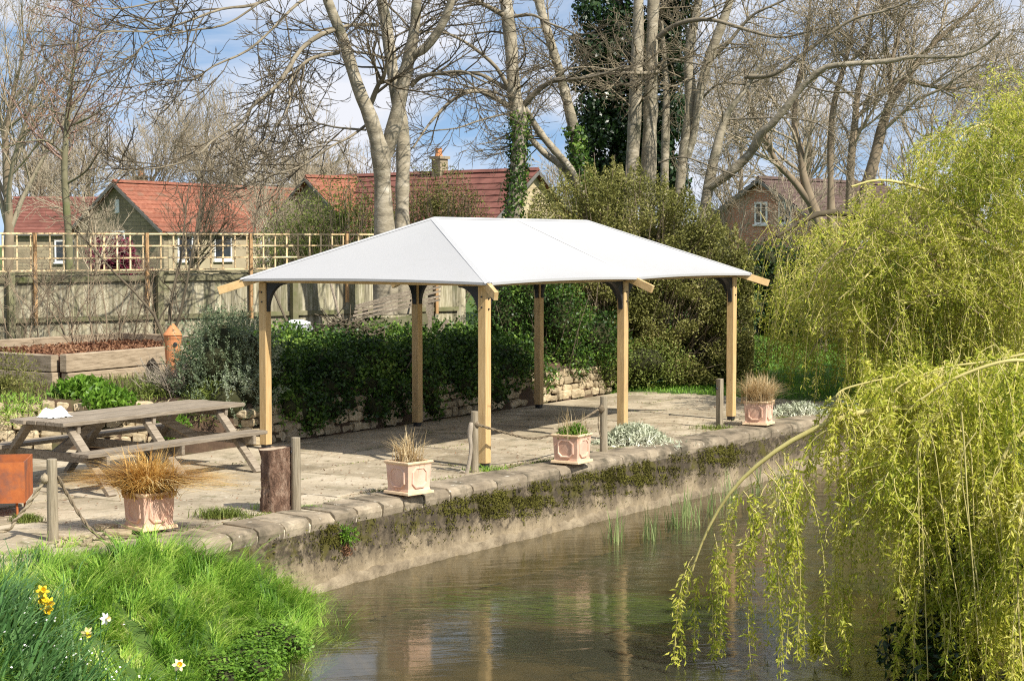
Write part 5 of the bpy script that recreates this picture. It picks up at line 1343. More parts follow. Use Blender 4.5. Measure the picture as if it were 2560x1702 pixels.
def tree_thing(name, label, base, stems, limbs, levels, stemmat, twigmat, sides=10, seedbase=None, foot=True):
    th_ = thing(name, base, label, 'tree')
    P, Rr = stack(stems)
    if foot:
        pass
    P = P.copy()
    V, F = tubes(P, Rr * (1 + 0.05 * rs.normal(size=Rr.shape)), sides); obj('trunk', V, F, M[stemmat], th_, smooth=True)
    parts = []
    src = [(P, Rr)]
    if limbs:
        LP, LR = stack(limbs); V, F = tubes(LP, LR * (1 + 0.06 * rs.normal(size=LR.shape)), 7); obj('limb', V, F, M['limb_bark' if stemmat == 'ash' else stemmat], th_, smooth=True)
        src.append((LP, LR))
    out_ = []
    for spec in levels:
        si = spec.pop('src', -1)
        s_ = (src + out_)[si]
        q = grow(s_[0], s_[1], **spec); out_.append(q); parts.append(tubes(q[0], q[1], 4 if len(parts) < 1 else 3))
    if parts:
        V, F = join(parts); obj('branch', V, F, M[twigmat], th_)
    return th_, src, out_
HOOK = np.array([-0.10, -0.06, 0.08, 0.28])
# --- twin-trunked ash behind the shelter
D = 29.0
base = at(915, 780, D); base[2] = 0.72
stems = [trace([(690, 2050, 165), (690, 1650, 150), (680, 1450, 125), (670, 1200, 118), (660, 1020, 122), (625, 880, 100), (580, 740, 92), (520, 600, 82), (465, 430, 78), (420, 280, 74), (365, 140, 66), (310, 0, 60), (250, -200, 45), (200, -420, 28)], D, Z2, 26, -1.0),
         trace([(690, 1010, 100), (735, 860, 96), (775, 700, 92), (815, 500, 88), (850, 350, 84), (880, 180, 66), (895, 0, 60), (920, -220, 45), (950, -450, 26)], D, Z2, 20, -0.6),
         trace([(868, 350, 70), (930, 330, 60), (1010, 240, 58), (1075, 130, 54), (1120, 0, 50), (1150, -180, 38), (1190, -380, 22)], D - 0.3, Z2, 16, -0.6),
         trace([(795, 2050, 130), (800, 1700, 118), (798, 1450, 98), (800, 1200, 92), (806, 1000, 92), (795, 820, 86), (755, 600, 82), (730, 430, 78), (710, 280, 76), (690, 130, 72), (665, 0, 68), (650, -250, 50), (640, -480, 30)], D + 0.5, Z2, 24, 0.3)]
limbs = [trace([(2230, 185), (2090, 230), (1960, 330), (1880, 460), (1790, 580), (1650, 690), (1580, 800), (1400, 910), (1270, 1030), (1050, 1095), (830, 1112)], D - 0.7, Z1, 22, -2.5, 36, 8),
         trace([(2215, 345), (2030, 385), (1930, 480), (1890, 570), (1890, 680), (1800, 830), (1690, 960)], D - 0.6, Z1, 18, -1.5, 26, 8),
         trace([(2150, -100), (1950, 20), (1800, 170), (1620, 330), (1400, 430), (1260, 520), (1130, 530), (1000, 510)], D - 0.8, Z1, 20, -3, 22, 6),
         trace([(2100, -180), (1700, 20), (1450, 60), (1200, 150), (1000, 205), (700, 210), (620, 270)], D - 0.8, Z1, 20, -4, 24, 6),
         trace([(1800, -60), (1500, 150), (1250, 200), (1050, 240), (930, 300), (870, 390), (740, 460)], D - 1.5, Z1, 20, -2, 16, 5),
         trace([(2080, -300), (1700, -200), (1300, -60), (1000, 20), (750, 60), (500, 40)], D - 0.5, Z1, 20, -3, 24, 6),
         trace([(560, 820), (450, 900), (330, 960), (150, 1080), (0, 1130), (-120, 1150)], D - 0.2, Z2, 16, -1.5, 20, 6),
         trace([(560, 850), (350, 830), (200, 780), (110, 660)], D, Z2, 14, 1.0, 15, 5),
         trace([(590, 690), (640, 560), (680, 500), (700, 380)], D, Z2, 12, -0.8, 40, 16),
         trace([(860, 560), (930, 500), (1050, 480), (1200, 470), (1300, 520), (1400, 560)], D - 0.2, Z2, 16, -1.2, 34, 8),
         trace([(640, 165), (500, 165), (400, 180), (250, 240), (100, 370), (0, 520), (-60, 620)], D + 0.4, Z2, 18, -1.5, 26, 8),
         trace([(690, 380), (560, 350), (400, 340), (200, 390), (50, 480)], D + 0.4, Z2, 16, 1.0, 20, 6)]
tree_thing('ash_tree', 'pale barked bare tree with twin forking trunks rising behind the shelter', base, stems, limbs,
           [dict(src=1, m=11, L=1.35, ang=0.75, k=6, rr=0.62, ups=np.array([-0.10, -0.06, 0.05, 0.14, 0.24]), wob=0.08, t0=0.18, rmin=0.0115),
            dict(src=0, m=12, L=2.2, ang=1.0, k=7, rr=0.22, ups=np.array([0.0, -0.06, -0.06, 0.0, 0.1, 0.2]), wob=0.12, t0=0.55, rmin=0.010),
            dict(src=2, m=5, L=0.75, ang=0.75, k=5, rr=0.72, ups=HOOK, wob=0.09, t0=0.2, rmin=0.008),
            dict(src=3, m=5, L=0.9, ang=0.7, k=5, rr=0.7, ups=HOOK, wob=0.09, t0=0.25, rmin=0.0065),
            dict(src=4, m=3, L=0.36, ang=0.65, k=4, rr=0.8, ups=0.2, wob=0.12, t0=0.3, rmin=0.0065),
            dict(src=5, m=3, L=0.4, ang=0.6, k=4, rr=0.8, ups=0.16, wob=0.12, t0=0.3, rmin=0.0055)], 'ash', 'dark_twig', 14)
def ivy_on(parent, paths, n, thick, L, mat='ivy'):
    k = rs.integers(0, len(paths), n); out_ = []
    for i, (P, Rr, t0, t1) in enumerate(paths):
        m_ = int((k == i).sum()); t = rs.uniform(t0, t1, m_) * (len(P) - 1); j = np.clip(t.astype(int), 0, len(P) - 2); f = (t - j)[:, None]
        c = P[j] * (1 - f) + P[j + 1] * f; r_ = Rr[j]
        d = rdir(m_); d[:, 2] *= 0.2; d = unit(d)
        out_.append(np.column_stack([c + d * (r_ + np.abs(rs.normal(size=m_)) * thick)[:, None], d]))
    A = np.concatenate(out_); C, d = A[:, :3], A[:, 3:]
    V, F = leaves(C, unit(rdir(n) + [0, 0, -0.6]), unit(d + rdir(n) * 0.5), L * rs.uniform(0.6, 1.3, n), L * 0.75, 0.1)
    obj('ivy', V, F, M[mat], parent)
# --- ivied trunk
D = 32.0
base = at(1085, 700, D); base[2] = 0.75
st2 = [trace([(1500, 2000, 150), (1510, 1700, 125), (1525, 1420, 108), (1540, 1250, 104), (1555, 1100, 100), (1565, 900, 98), (1560, 740, 106), (1532, 640, 92), (1520, 450, 88), (1505, 250, 84), (1475, 0, 76), (1460, -250, 55), (1450, -500, 30)], D, Z2, 26)]
lm = [trace([(1590, 690), (1700, 580), (1800, 525), (1900, 520), (2091, 490), (2250, 430)], D, Z2, 16, -1.0, 44, 12),
      trace([(1500, 700), (1350, 610), (1240, 600), (1120, 660), (1010, 770), (940, 860), (870, 970)], D, Z2, 18, -1.5, 38, 9),
      trace([(1500, 590), (1420, 545), (1280, 480), (1100, 490), (980, 480), (900, 530)], D, Z2, 16, 0.8, 34, 9),
      trace([(1500, 590), (1420, 450), (1300, 340), (1180, 260), (1050, 210), (900, 210), (760, 160)], D, Z2, 18, -1.2, 30, 7),
      trace([(1480, 110), (1350, 40), (1200, -30), (1050, -120)], D, Z2, 14, -1, 40, 14),
      trace([(1540, 730), (1450, 750), (1300, 790), (1150, 840), (950, 870), (850, 990)], D, Z2, 16, -1, 16, 6),
      trace([(1520, 110), (1650, 100), (1750, 150), (1880, 200), (1980, 260)], D, Z2, 14, -1, 24, 6)]
th_, src_, o_ = tree_thing('ash_tree', 'bare tree with an ivy clad lower trunk beside the cottage gable', base, st2, lm,
           [dict(src=1, m=9, L=1.2, ang=0.75, k=6, rr=0.5, ups=np.array([-0.08, -0.05, 0.05, 0.12, 0.22]), wob=0.13, t0=0.25, rmin=0.008),
            dict(src=0, m=14, L=2.0, ang=1.0, k=7, rr=0.2, ups=np.array([0.0, -0.06, -0.06, 0.0, 0.1, 0.2]), wob=0.13, t0=0.55, rmin=0.009),
            dict(src=2, m=5, L=0.6, ang=0.7, k=5, rr=0.7, ups=HOOK, wob=0.14, t0=0.25, rmin=0.006),
            dict(src=3, m=6, L=0.8, ang=0.7, k=5, rr=0.7, ups=HOOK, wob=0.14, t0=0.25, rmin=0.006),
            dict(src=4, m=3, L=0.35, ang=0.6, k=4, rr=0.8, ups=0.16, wob=0.12, t0=0.3, rmin=0.005),
            dict(src=5, m=3, L=0.35, ang=0.6, k=4, rr=0.8, ups=0.16, wob=0.12, t0=0.3, rmin=0.005)], 'ash', 'dark_twig', 12)
ivy_on(th_, [(st2[0][0], st2[0][1], 0.16, 0.50)], 1700, 0.05, 0.062)
# --- leaning ash with two crossing stems
D = 33.0
base = at(1365, 560, D); base[2] = 0.7
st4 = [trace([(2010, 1900, 110), (1990, 1500, 95), (1975, 1200, 82), (1960, 1080, 80), (1940, 950, 75), (1900, 750, 70), (1850, 560, 66), (1800, 380, 62), (1740, 180, 58), (1690, 0, 55), (1650, -250, 40), (1620, -450, 25)], D, Z2, 26),
       trace([(1985, 1300, 60), (1900, 1110, 52), (1800, 990, 50), (1700, 870, 46), (1620, 740, 40), (1560, 640, 26)], D - 0.1, Z2, 16, -0.6),
       trace([(1980, 1330, 56), (1860, 1110, 48), (1740, 1010, 44), (1660, 930, 40), (1600, 850, 30), (1550, 760, 18)], D + 0.2, Z2, 16, 0.4)]
th_, src_, o_ = tree_thing('ash_tree', 'slanting bare tree with ivy at its foot and crossing lower stems', base, st4, None,
           [dict(src=0, m=14, L=1.5, ang=0.95, k=6, rr=0.22, ups=np.array([-0.04, -0.06, 0.0, 0.1, 0.2]), wob=0.13, t0=0.5, rmin=0.008),
            dict(src=1, m=6, L=0.7, ang=0.7, k=5, rr=0.7, ups=HOOK, wob=0.14, t0=0.25, rmin=0.006),
            dict(src=2, m=3, L=0.35, ang=0.6, k=4, rr=0.8, ups=0.16, wob=0.12, t0=0.3, rmin=0.005)], 'ash', 'ash_twig', 12)
ivy_on(th_, [(st4[0][0], st4[0][1], 0.1, 0.42)], 1800, 0.06, 0.075)
# --- ivy-smothered evergreen column
D = 37.0
q = at(1400, 200, D); base = at(1420, 600, D); base[2] = 0.6
th_ = thing('ivied_tree', base, 'tall tree smothered in dark evergreen ivy behind the pale trunks', 'tree')
stx = [trace([(1430, 640), (1425, 400), (1410, 200), (1420, 0), (1430, -250)], D, (0, 0, 1 / S), 12, 0, 40, 25), trace([(1530, 640), (1540, 300), (1545, 100), (1560, -200)], D + 0.5, (0, 0, 1 / S), 12, 0, 34, 20)]
V, F = tubes(*stack(stx), 9); obj('trunk', V, F, M['willow_trunk'], th_, smooth=True)
bl = []
for vy, xa, xb in ((-120, 1335, 1560), (-40, 1320, 1590), (40, 1325, 1590), (110, 1335, 1590), (180, 1345, 1575), (250, 1360, 1560), (310, 1350, 1550), (370, 1345, 1540), (430, 1360, 1560)):
    for t in np.linspace(0.08, 0.92, 6):
        c_ = at(xa + (xb - xa) * t + rg.normal() * 8, vy + rg.normal() * 12, D + rg.normal() * 0.3); bl.append((c_, (0.42 * rg.uniform(0.7, 1.2), 0.5, 0.42 * rg.uniform(0.8, 1.3))))
C, Nn = blob_points(44000, bl, 0.75); n = len(C)
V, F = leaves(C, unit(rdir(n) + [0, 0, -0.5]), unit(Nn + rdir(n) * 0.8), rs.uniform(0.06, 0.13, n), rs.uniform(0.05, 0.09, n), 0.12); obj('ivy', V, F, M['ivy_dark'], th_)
# --- multi-stemmed ash group right of centre
D = 34.0
def zz3(pts, **k): return trace(pts, D, Z3, 22, **k)
stm = [zz3([(620, 2000, 130), (625, 1600, 110), (640, 1250, 92), (660, 900, 94), (672, 600, 90), (685, 300, 80), (690, 0, 75), (695, -280, 55), (700, -520, 30)]),
       zz3([(740, 2000, 130), (750, 1600, 115), (760, 1250, 104), (770, 900, 104), (780, 600, 92), (785, 300, 84), (795, 0, 82), (805, -280, 60), (815, -520, 32)], dD=0.3)]
lm = [zz3([(825, 270), (920, 190), (1050, 145), (1200, 140), (1350, 180), (1550, 240), (1700, 262), (1850, 230), (2000, 190)], dD=-2.0, w0=40, w1=10),
      zz3([(830, 500), (720, 515), (560, 510), (380, 520), (200, 570), (60, 580)], dD=-0.8, w0=28, w1=9),
      zz3([(790, 500), (880, 420), (1000, 430), (1150, 460), (1300, 480)], dD=-1.2, w0=18, w1=7),
      zz3([(640, 470), (500, 490), (340, 470), (180, 490), (40, 560)], dD=-1.5, w0=18, w1=7)]
lev = lambda: [dict(src=1, m=10, L=1.1, ang=0.8, k=6, rr=0.5, ups=np.array([-0.08, -0.05, 0.05, 0.12, 0.22]), wob=0.13, t0=0.2, rmin=0.008),
            dict(src=0, m=12, L=1.7, ang=1.0, k=6, rr=0.2, ups=np.array([0.0, -0.08, -0.05, 0.1, 0.2]), wob=0.13, t0=0.42, rmin=0.008),
            dict(src=2, m=5, L=0.6, ang=0.7, k=5, rr=0.7, ups=HOOK, wob=0.14, t0=0.25, rmin=0.006),
            dict(src=3, m=6, L=0.75, ang=0.7, k=5, rr=0.7, ups=HOOK, wob=0.14, t0=0.25, rmin=0.006),
            dict(src=4, m=3, L=0.35, ang=0.6, k=4, rr=0.8, ups=0.16, wob=0.12, t0=0.3, rmin=0.005),
            dict(src=5, m=3, L=0.35, ang=0.6, k=4, rr=0.8, ups=0.16, wob=0.12, t0=0.3, rmin=0.005)]
base = at(1440, 620, D); base[2] = 0.6
tree_thing('ash_tree', 'pair of straight pale trunks in front of the dark ivied tree', base, stm, lm, lev(), 'ash', 'ash_twig', 13)
D = 35.0
stm = [zz3([(900, 2000, 90), (960, 1500, 75), (985, 1250, 66), (1015, 1000, 72), (1048, 800, 72), (1052, 600, 74), (1040, 400, 62), (1075, 180, 66), (1110, 0, 60), (1150, -280, 42), (1180, -500, 25)]),
       zz3([(1030, 1100, 56), (1075, 950, 52), (1095, 820, 54), (1120, 650, 60), (1180, 420, 68), (1255, 220, 62), (1325, 20, 58), (1400, -250, 40), (1450, -480, 24)], dD=-0.5),
       zz3([(850, 1900, 80), (870, 1300, 60), (880, 900, 56), (885, 640, 48), (870, 400, 36), (850, 150, 24)], dD=0.5)]
lm = [zz3([(1180, 420), (1300, 320), (1400, 200), (1500, 100), (1650, 30), (1800, -40)], dD=-0.6, w0=34, w1=12),
      zz3([(1110, 720), (1250, 590), (1450, 590), (1600, 540), (1750, 560)], dD=-1.5, w0=18, w1=7),
      zz3([(1050, 540), (950, 600), (850, 590), (760, 580)], dD=-1.0, w0=16, w1=6)]
base = at(1560, 620, D); base[2] = 0.5
tree_thing('ash_tree', 'pale tree forking low into a spreading vee right of the ivied tree', base, stm, lm, lev(), 'ash', 'ash_twig', 12)
D = 32.5
stm = [zz3([(1080, 2000, 95), (1120, 1650, 80), (1150, 1480, 74), (1200, 1200, 72), (1260, 950, 58), (1310, 800, 46), (1390, 690, 38), (1480, 560, 30), (1560, 420, 20)]),
       trace([(-350, 1230), (-220, 1150), (-60, 1000), (0, 880), (100, 790), (250, 600), (400, 455), (550, 422), (850, 400), (1000, 372), (1300, 370), (1480, 290), (1570, 210)], D, Z4, 26, -2.5, 66, 12)]
lm = [zz3([(830, 1140), (1000, 1100), (1210, 1170), (1400, 1240)], dD=-0.8, w0=12, w1=12),
      trace([(-100, 500), (100, 480), (350, 300), (600, 130), (850, 60), (1100, -60)], D, Z4, 18, -1.0, 34, 10),
      trace([(300, 560), (450, 600), (650, 610), (850, 680), (1050, 700)], D, Z4, 16, -2.0, 14, 6),
      trace([(-200, 780), (150, 770), (350, 800), (480, 880), (560, 980)], D, Z4, 16, -1.5, 12, 6)]
base = at(1500, 650, D); base[2] = 0.5
tree_thing('ash_tree', 'leaning pale tree with one long limb sweeping out to the right', base, stm, lm, lev(), 'ash', 'ash_twig', 12)
# --- darker trees behind on the right
D = 43.0
def z4(pts, **k): return trace(pts, D, Z4, 20, **k)
for i, (sts, lab) in enumerate([
        ([z4([(400, 1500, 80), (330, 1300, 66), (285, 1150, 56), (265, 980, 46), (225, 830, 40), (240, 600, 32), (300, 300, 24), (330, 0, 16)]), z4([(330, 1320, 60), (220, 1180, 46), (110, 1060, 40), (40, 900, 32), (-60, 700, 24), (-100, 450, 16)])], 'dark stemmed bare tree in front of the brown roofed house'),
        ([z4([(470, 1500, 60), (462, 1200, 46), (462, 900, 42), (490, 650, 40), (560, 400, 34), (590, 250, 28), (640, 50, 20), (680, -150, 14)]), z4([(590, 1500, 70), (590, 1180, 58), (600, 1000, 50), (620, 820, 46), (640, 600, 38), (700, 330, 28), (740, 80, 18)])], 'bare tree with upright dark stems above the willow'),
        ([z4([(640, 1500, 100), (690, 1250, 82), (750, 1040, 70), (830, 720, 58), (930, 560, 50), (1010, 440, 44), (1150, 270, 34), (1350, 100, 24), (1500, -60, 14)]), z4([(800, 850, 50), (860, 640, 36), (850, 480, 32), (900, 250, 24), (960, 50, 16)]), z4([(960, 520, 40), (1100, 560, 26), (1250, 580, 20), (1400, 560, 12)])], 'wide spreading bare tree leaning right above the willow')]):
    base = sts[0][0][0].copy(); base[2] = 0.6
    tree_thing('bare_tree', lab, base, sts, None,
               [dict(src=0, m=16, L=2.8, ang=0.75, k=6, rr=0.45, ups=0.03, wob=0.16, t0=0.3, rmin=0.012),
                dict(src=1, m=6, L=1.4, ang=0.75, k=5, rr=0.55, ups=0.03, wob=0.16, t0=0.2, rmin=0.009),
                dict(src=2, m=5, L=0.75, ang=0.75, k=4, rr=0.7, ups=0.06, wob=0.16, t0=0.2, rmin=0.007),
                dict(src=3, m=2, L=0.35, ang=0.6, k=3, rr=0.8, ups=0.06, wob=0.14, t0=0.3, rmin=0.007)], 'brown_twig', 'far_twig', 9)
# --- slim alder on the left
D = 38.0
sta = [trace([(455, 1800, 62), (447, 1530, 50), (430, 1300, 46), (420, 1080, 42), (435, 850, 36), (447, 680, 30), (470, 500, 23), (500, 330, 16), (525, 150, 11), (540, 20, 7)], D, Z1, 24)]
base = sta[0][0][0].copy(); base[2] = 0.75
lm = [trace([(440, 1200), (560, 1120), (640, 1000), (700, 880)], D, Z1, 14, -1, 16, 5), trace([(440, 830), (560, 780), (700, 700), (830, 650)], D, Z1, 14, -0.5, 16, 5), trace([(425, 1010), (300, 920), (150, 930), (0, 980)], D, Z1, 14, -1, 14, 5), trace([(435, 760), (300, 700), (180, 560)], D, Z1, 14, 1, 14, 5)]
th_, src_, o_ = tree_thing('alder_tree', 'slim upright tree with reddish buds behind the left end of the trellis', base, sta, lm,
           [dict(src=0, m=34, L=2.3, ang=0.85, k=6, rr=0.34, ups=0.07, wob=0.11, t0=0.32, rmin=0.010, perlen=0.65),
            dict(src=1, m=9, L=0.9, ang=0.7, k=5, rr=0.6, ups=0.08, wob=0.12, t0=0.2, rmin=0.008),
            dict(src=2, m=6, L=0.8, ang=0.8, k=4, rr=0.65, ups=0.04, wob=0.15, t0=0.2, rmin=0.0065),
            dict(src=4, m=2, L=0.4, ang=0.8, k=3, rr=0.75, ups=0.03, wob=0.15, t0=0.3, rmin=0.0055)], 'fence_rail', 'bud_twig', 9)
C = o_[3][0][:, -1]; C = C[rs.choice(len(C), min(len(C), 1200), replace=False)]; n = len(C)
V, F = leaves(C, unit(rdir(n) + [0, 0, -1]), rdir(n), 0.09, 0.035, 0.1); o = obj('catkin', V, F, M['leaf_litter'], th_); o['kind'] = 'stuff'
# --- bare trees behind the houses
def bare(label, vx, D, H, spread, mat='far_twig', n1=13, name='bare_tree', rmin=1.0, group=None, m3=6):
    base = at(vx, 560, D); base[2] = 0.6
    k = 8; d = np.array([rg.normal() * 0.06, 0, 1.0]); pts = [base]
    for j in range(k - 1): d = unit(d + rs.normal(size=3) * [0.07, 0.07, 0]); pts.append(pts[-1] + d * H * 0.62 / (k - 1))
    P = np.array(pts)[None]; r0 = H * 0.017; Rr = np.linspace(r0, r0 * 0.3, k)[None]
    sc = D / 75.0 * rmin
    q1 = grow(P, Rr, n1, H * 0.52 * spread, 0.62, 6, 0.6, 0.07, 0.12, 0.28, 1.0, 0.022 * sc)
    q2 = grow(*q1, 8, H * 0.26, 0.6, 5, 0.6, 0.06, 0.14, 0.2, 1.0, 0.014 * sc)
    q3 = grow(*q2, m3, H * 0.135, 0.6, 4, 0.65, 0.06, 0.15, 0.2, 1.0, 0.010 * sc)
    q4 = grow(*q3, 3, H * 0.07, 0.55, 3, 0.7, 0.05, 0.15, 0.3, 1.0, 0.008 * sc)
    th_ = thing(name, base, label, 'tree', group)
    V, F = tubes(P, Rr, 8); obj('trunk', V, F, M['brown_twig'], th_, smooth=True)
    V, F = join([tubes(q1[0], q1[1], 4), tubes(q2[0], q2[1], 3), tubes(q3[0], q3[1], 3), tubes(q4[0], q4[1], 3)]); obj('crown', V, F, M[mat], th_)
G1 = 'bare trees behind the red roofed houses'
L1 = 'grey bare winter tree in the row behind the red roofed houses'
for vx, D_, H, sp in ((60, 84, 9.5, 0.9), (210, 90, 9.0, 1.0), (330, 80, 8.4, 1.0), (440, 92, 10.6, 0.85), (545, 84, 8.6, 1.0), (640, 80, 8.0, 1.0), (720, 94, 8.2, 1.0), (130, 96, 8.0, 1.1), (-110, 86, 9.0, 1.1), (-250, 80, 8.6, 1.1), (-390, 90, 9.6, 1.1)):
    bare(L1, vx, D_, H, sp, group=G1)
for vx, D_, H, sp, lab in ((430, 46, 4.6, 0.9, 'small dark bare tree in front of the long red roof'), (575, 44, 4.0, 0.8, 'small pale bare sapling tree before the right end of the long red roof'), (625, 47, 4.2, 0.8, 'thin pale bare sapling tree next to the orange roofed house'), (230, 47, 4.2, 1.0, 'small bare tree in front of the stone gable'), (1705, 46, 3.9, 1.0, 'small bare tree screening the gable of the brick house'), (1835, 48, 4.2, 1.0, 'small bare tree before the brown roof of the brick house')):
    bare(lab, vx, D_, H, sp, 'dark_twig' if vx < 500 and vx > 300 else 'far_twig', n1=9, m3=4)
bare('tall pale bare tree at the far left beyond the roofs', 10, 58, 12.5, 0.8, 'far_twig')
for vx, D_, H, sp, lab in ((795, 70, 6.2, 1.0, 'low bare tree between the orange roof and the twin trunked tree'), (1300, 80, 6.8, 1.0, 'low bare tree beyond the gable of the cottage'), (1700, 75, 10.5, 0.9, 'bare tree behind the brick house'), (1880, 80, 12.0, 0.9, 'tall bare tree behind the brown roof'), (2080, 78, 12.5, 0.9, 'tall bare tree behind the upper edge of the willow'), (2300, 70, 12.0, 0.9, 'tall bare tree beyond the top of the willow')):
    bare(lab, vx, D_, H, sp, 'far_twig', n1=12)

# ================================================================== WILLOWS
def strands_mesh(B, L, k, sway, drift=(0, 0, 0), g=0.42):
    n = len(B); d = unit(rs.normal(size=(n, 3)) * [0.5, 0.5, 0.15] + drift + [0, 0, -0.35]); pts = [B]
    ph = rs.uniform(0, 6.28, n)
    for j in range(k - 1):
        d = unit(d + [0, 0, -g] + rs.normal(size=(n, 3)) * sway * [1, 1, 0.4]); pts.append(pts[-1] + d * (L / (k - 1))[:, None])
    return np.stack(pts, 1)
def strand_leaves(P, per, L, W, spread=0.03, start=0.08, wgt=None):
    n, k, _ = P.shape
    m_ = n * per; i = np.repeat(np.arange(n), per); t = rs.uniform(start, 1, m_) * (k - 1); j = np.clip(t.astype(int), 0, k - 2); f = (t - j)[:, None]
    C = P[i, j] * (1 - f) + P[i, j + 1] * f; T = unit(P[i, j + 1] - P[i, j])
    A = unit(T * 0.8 + rdir(m_) * 0.85)
    ll = L * rs.uniform(0.55, 1.3, m_)
    return leaves(C + A * (ll / 2)[:, None] + rdir(m_) * spread * rs.random(m_)[:, None], A, unit(rdir(m_) + np.array(TO_SUN) * 0.55), ll, W * rs.uniform(0.7, 1.3, m_), rs.uniform(-0.22, 0.22, m_)[:, None])
# --- far willow: trunk, arching limbs, curtains of strands
base = np.array([8.1, 31.2, 0.0])
wf = thing('willow_tree', base, 'big weeping willow in yellow green spring leaf beyond the end of the terrace', 'tree')
tr_ = [smooth_path([base + [0, 0, -0.2], base + [0.05, 0, 1.0], base + [-0.1, 0.1, 2.0], base + [0.2, 0, 3.2], base + [0.7, 0, 4.6]], 14), smooth_path([base + [-0.05, 0, 1.6], base + [-0.9, -0.6, 2.4], base + [-1.9, -1.1, 3.0], base + [-2.8, -1.6, 3.1], base + [-3.6, -1.9, 2.7]], 14)]
V, F = tubes(np.stack(tr_), np.stack([np.linspace(0.26, 0.12, 14), np.linspace(0.13, 0.025, 14)]), 10); obj('trunk', V, F, M['willow_trunk'], wf, smooth=True)
arcs = [trace([(2400, 700), (2310, 585), (2240, 505), (2160, 450), (2090, 425), (2020, 415), (1960, 430)], 27.5, Z0, 18, -2.0, 16, 4),
        trace([(2400, 590), (2300, 575), (2200, 545), (2120, 548), (2050, 580), (1990, 640), (1930, 690)], 27, Z0, 18, -1.5, 12, 4),
        trace([(2300, 480), (2200, 450), (2120, 468), (2040, 500), (1990, 560)], 29, Z0, 18, -1, 9, 4),
        trace([(2400, 760), (2250, 745), (2150, 725), (2060, 690), (1990, 640)], 28, Z0, 18, -1.5, 10, 4),
        trace([(2420, 430), (2340, 340), (2280, 290), (2230, 300), (2190, 350)], 28, Z0, 18, -1, 12, 4)]
V, F = tubes(*stack(arcs), 7); obj('limb', V, F, M['willow_bark'], wf, smooth=True)
def top_edge(vx): return np.interp(vx, [1680, 1760, 1850, 1950, 2040, 2120, 2200, 2280, 2360, 2460], [640, 560, 510, 455, 420, 330, 250, 190, 140, 110])
n = 6400
vx = 1690 + (2470 - 1690) * rs.random(n) ** 0.75; te = top_edge(vx) + 26 * np.sin(vx * 0.043) + 18 * np.sin(vx * 0.097 + 1) + 12 * np.sin(vx * 0.21 + 2)
vy = te + (rs.random(n) ** 1.15) * (720 - te) - 8
Dd = 25.2 + 5.6 * rs.random(n) + np.where(vx < 1850, 3.5, 0)
k = (rs.random(n) < np.clip((vx - 1770) / 260, 0.03, 1)) & (rs.random(n) < np.clip((vy - te) / 170 + 0.10, 0, 1)) & (np.sin(vx * 0.031 + vy * 0.017) * np.sin(vy * 0.041 - vx * 0.012) + 0.35 * rs.normal(size=n) > -0.38); vx, vy, Dd = vx[k], vy[k], Dd[k]; n = len(vx)
B = np.array([at(a, b_, c_) for a, b_, c_ in zip(vx, vy, Dd)])
ed = np.clip((vx - 1690) / 150, 0.25, 1)
L = rs.uniform(0.3, 0.95, n) * ed
low = at(2000, 850, 27)[2]
L = np.minimum(L, np.maximum(B[:, 2] - 0.35, 0.2))
P = strands_mesh(B, L, 7, 0.42, g=0.16)
V1, F1 = tubes(P, np.tile(np.linspace(0.006, 0.003, 7), (n, 1)), 3)
obj('hanging_twig', V1, F1, M['willow_bark'], wf)['kind'] = 'stuff'
V, F = strand_leaves(P, 30, 0.082, 0.02, 0.12)
obj('foliage', V, F, M['willow_far'], wf)
# slender arching boughs among the leaves
bo = []
for _ in range(22):
    x0, y0 = rg.uniform(2050, 2450), rg.uniform(430, 760); w_ = rg.uniform(90, 330); d_ = rg.uniform(25.6, 28.5)
    bo.append(trace([(x0, y0), (x0 - w_ * 0.3, y0 - rg.uniform(5, 60)), (x0 - w_ * 0.6, y0 - rg.uniform(-20, 60)), (x0 - w_ * 0.85, y0 + rg.uniform(-10, 60)), (x0 - w_, y0 + rg.uniform(30, 140))], d_, Z0, 14, -0.8, rg.uniform(2.5, 6), 1.2))
V, F = tubes(*stack(bo), 6); obj('bough', V, F, M['brown_twig'], wf, smooth=True)
# long curtains reaching nearly to the grass
n = 760
vx = 1740 + 680 * rs.random(n) ** 0.6; Dd = 25.5 + 4 * rs.random(n) + np.where(vx < 1900, 3, 0); vy = rs.uniform(560, 860, n) - np.where(vx < 1950, 80, 0)
B = np.array([at(a, b_, c_) for a, b_, c_ in zip(vx, vy, Dd)]); L = np.clip(B[:, 2] - rs.uniform(0.0, 0.5, n), 0.3, 2.0)
P = strands_mesh(B, L, 9, 0.10)
V1, F1 = tubes(P, np.tile(np.linspace(0.007, 0.003, 9), (n, 1)), 3); obj('hanging_twig', V1, F1, M['willow_bark'], wf)['kind'] = 'stuff'
V, F = strand_leaves(P, 80, 0.08, 0.018, 0.10); obj('foliage', V, F, M['willow_far'], wf)
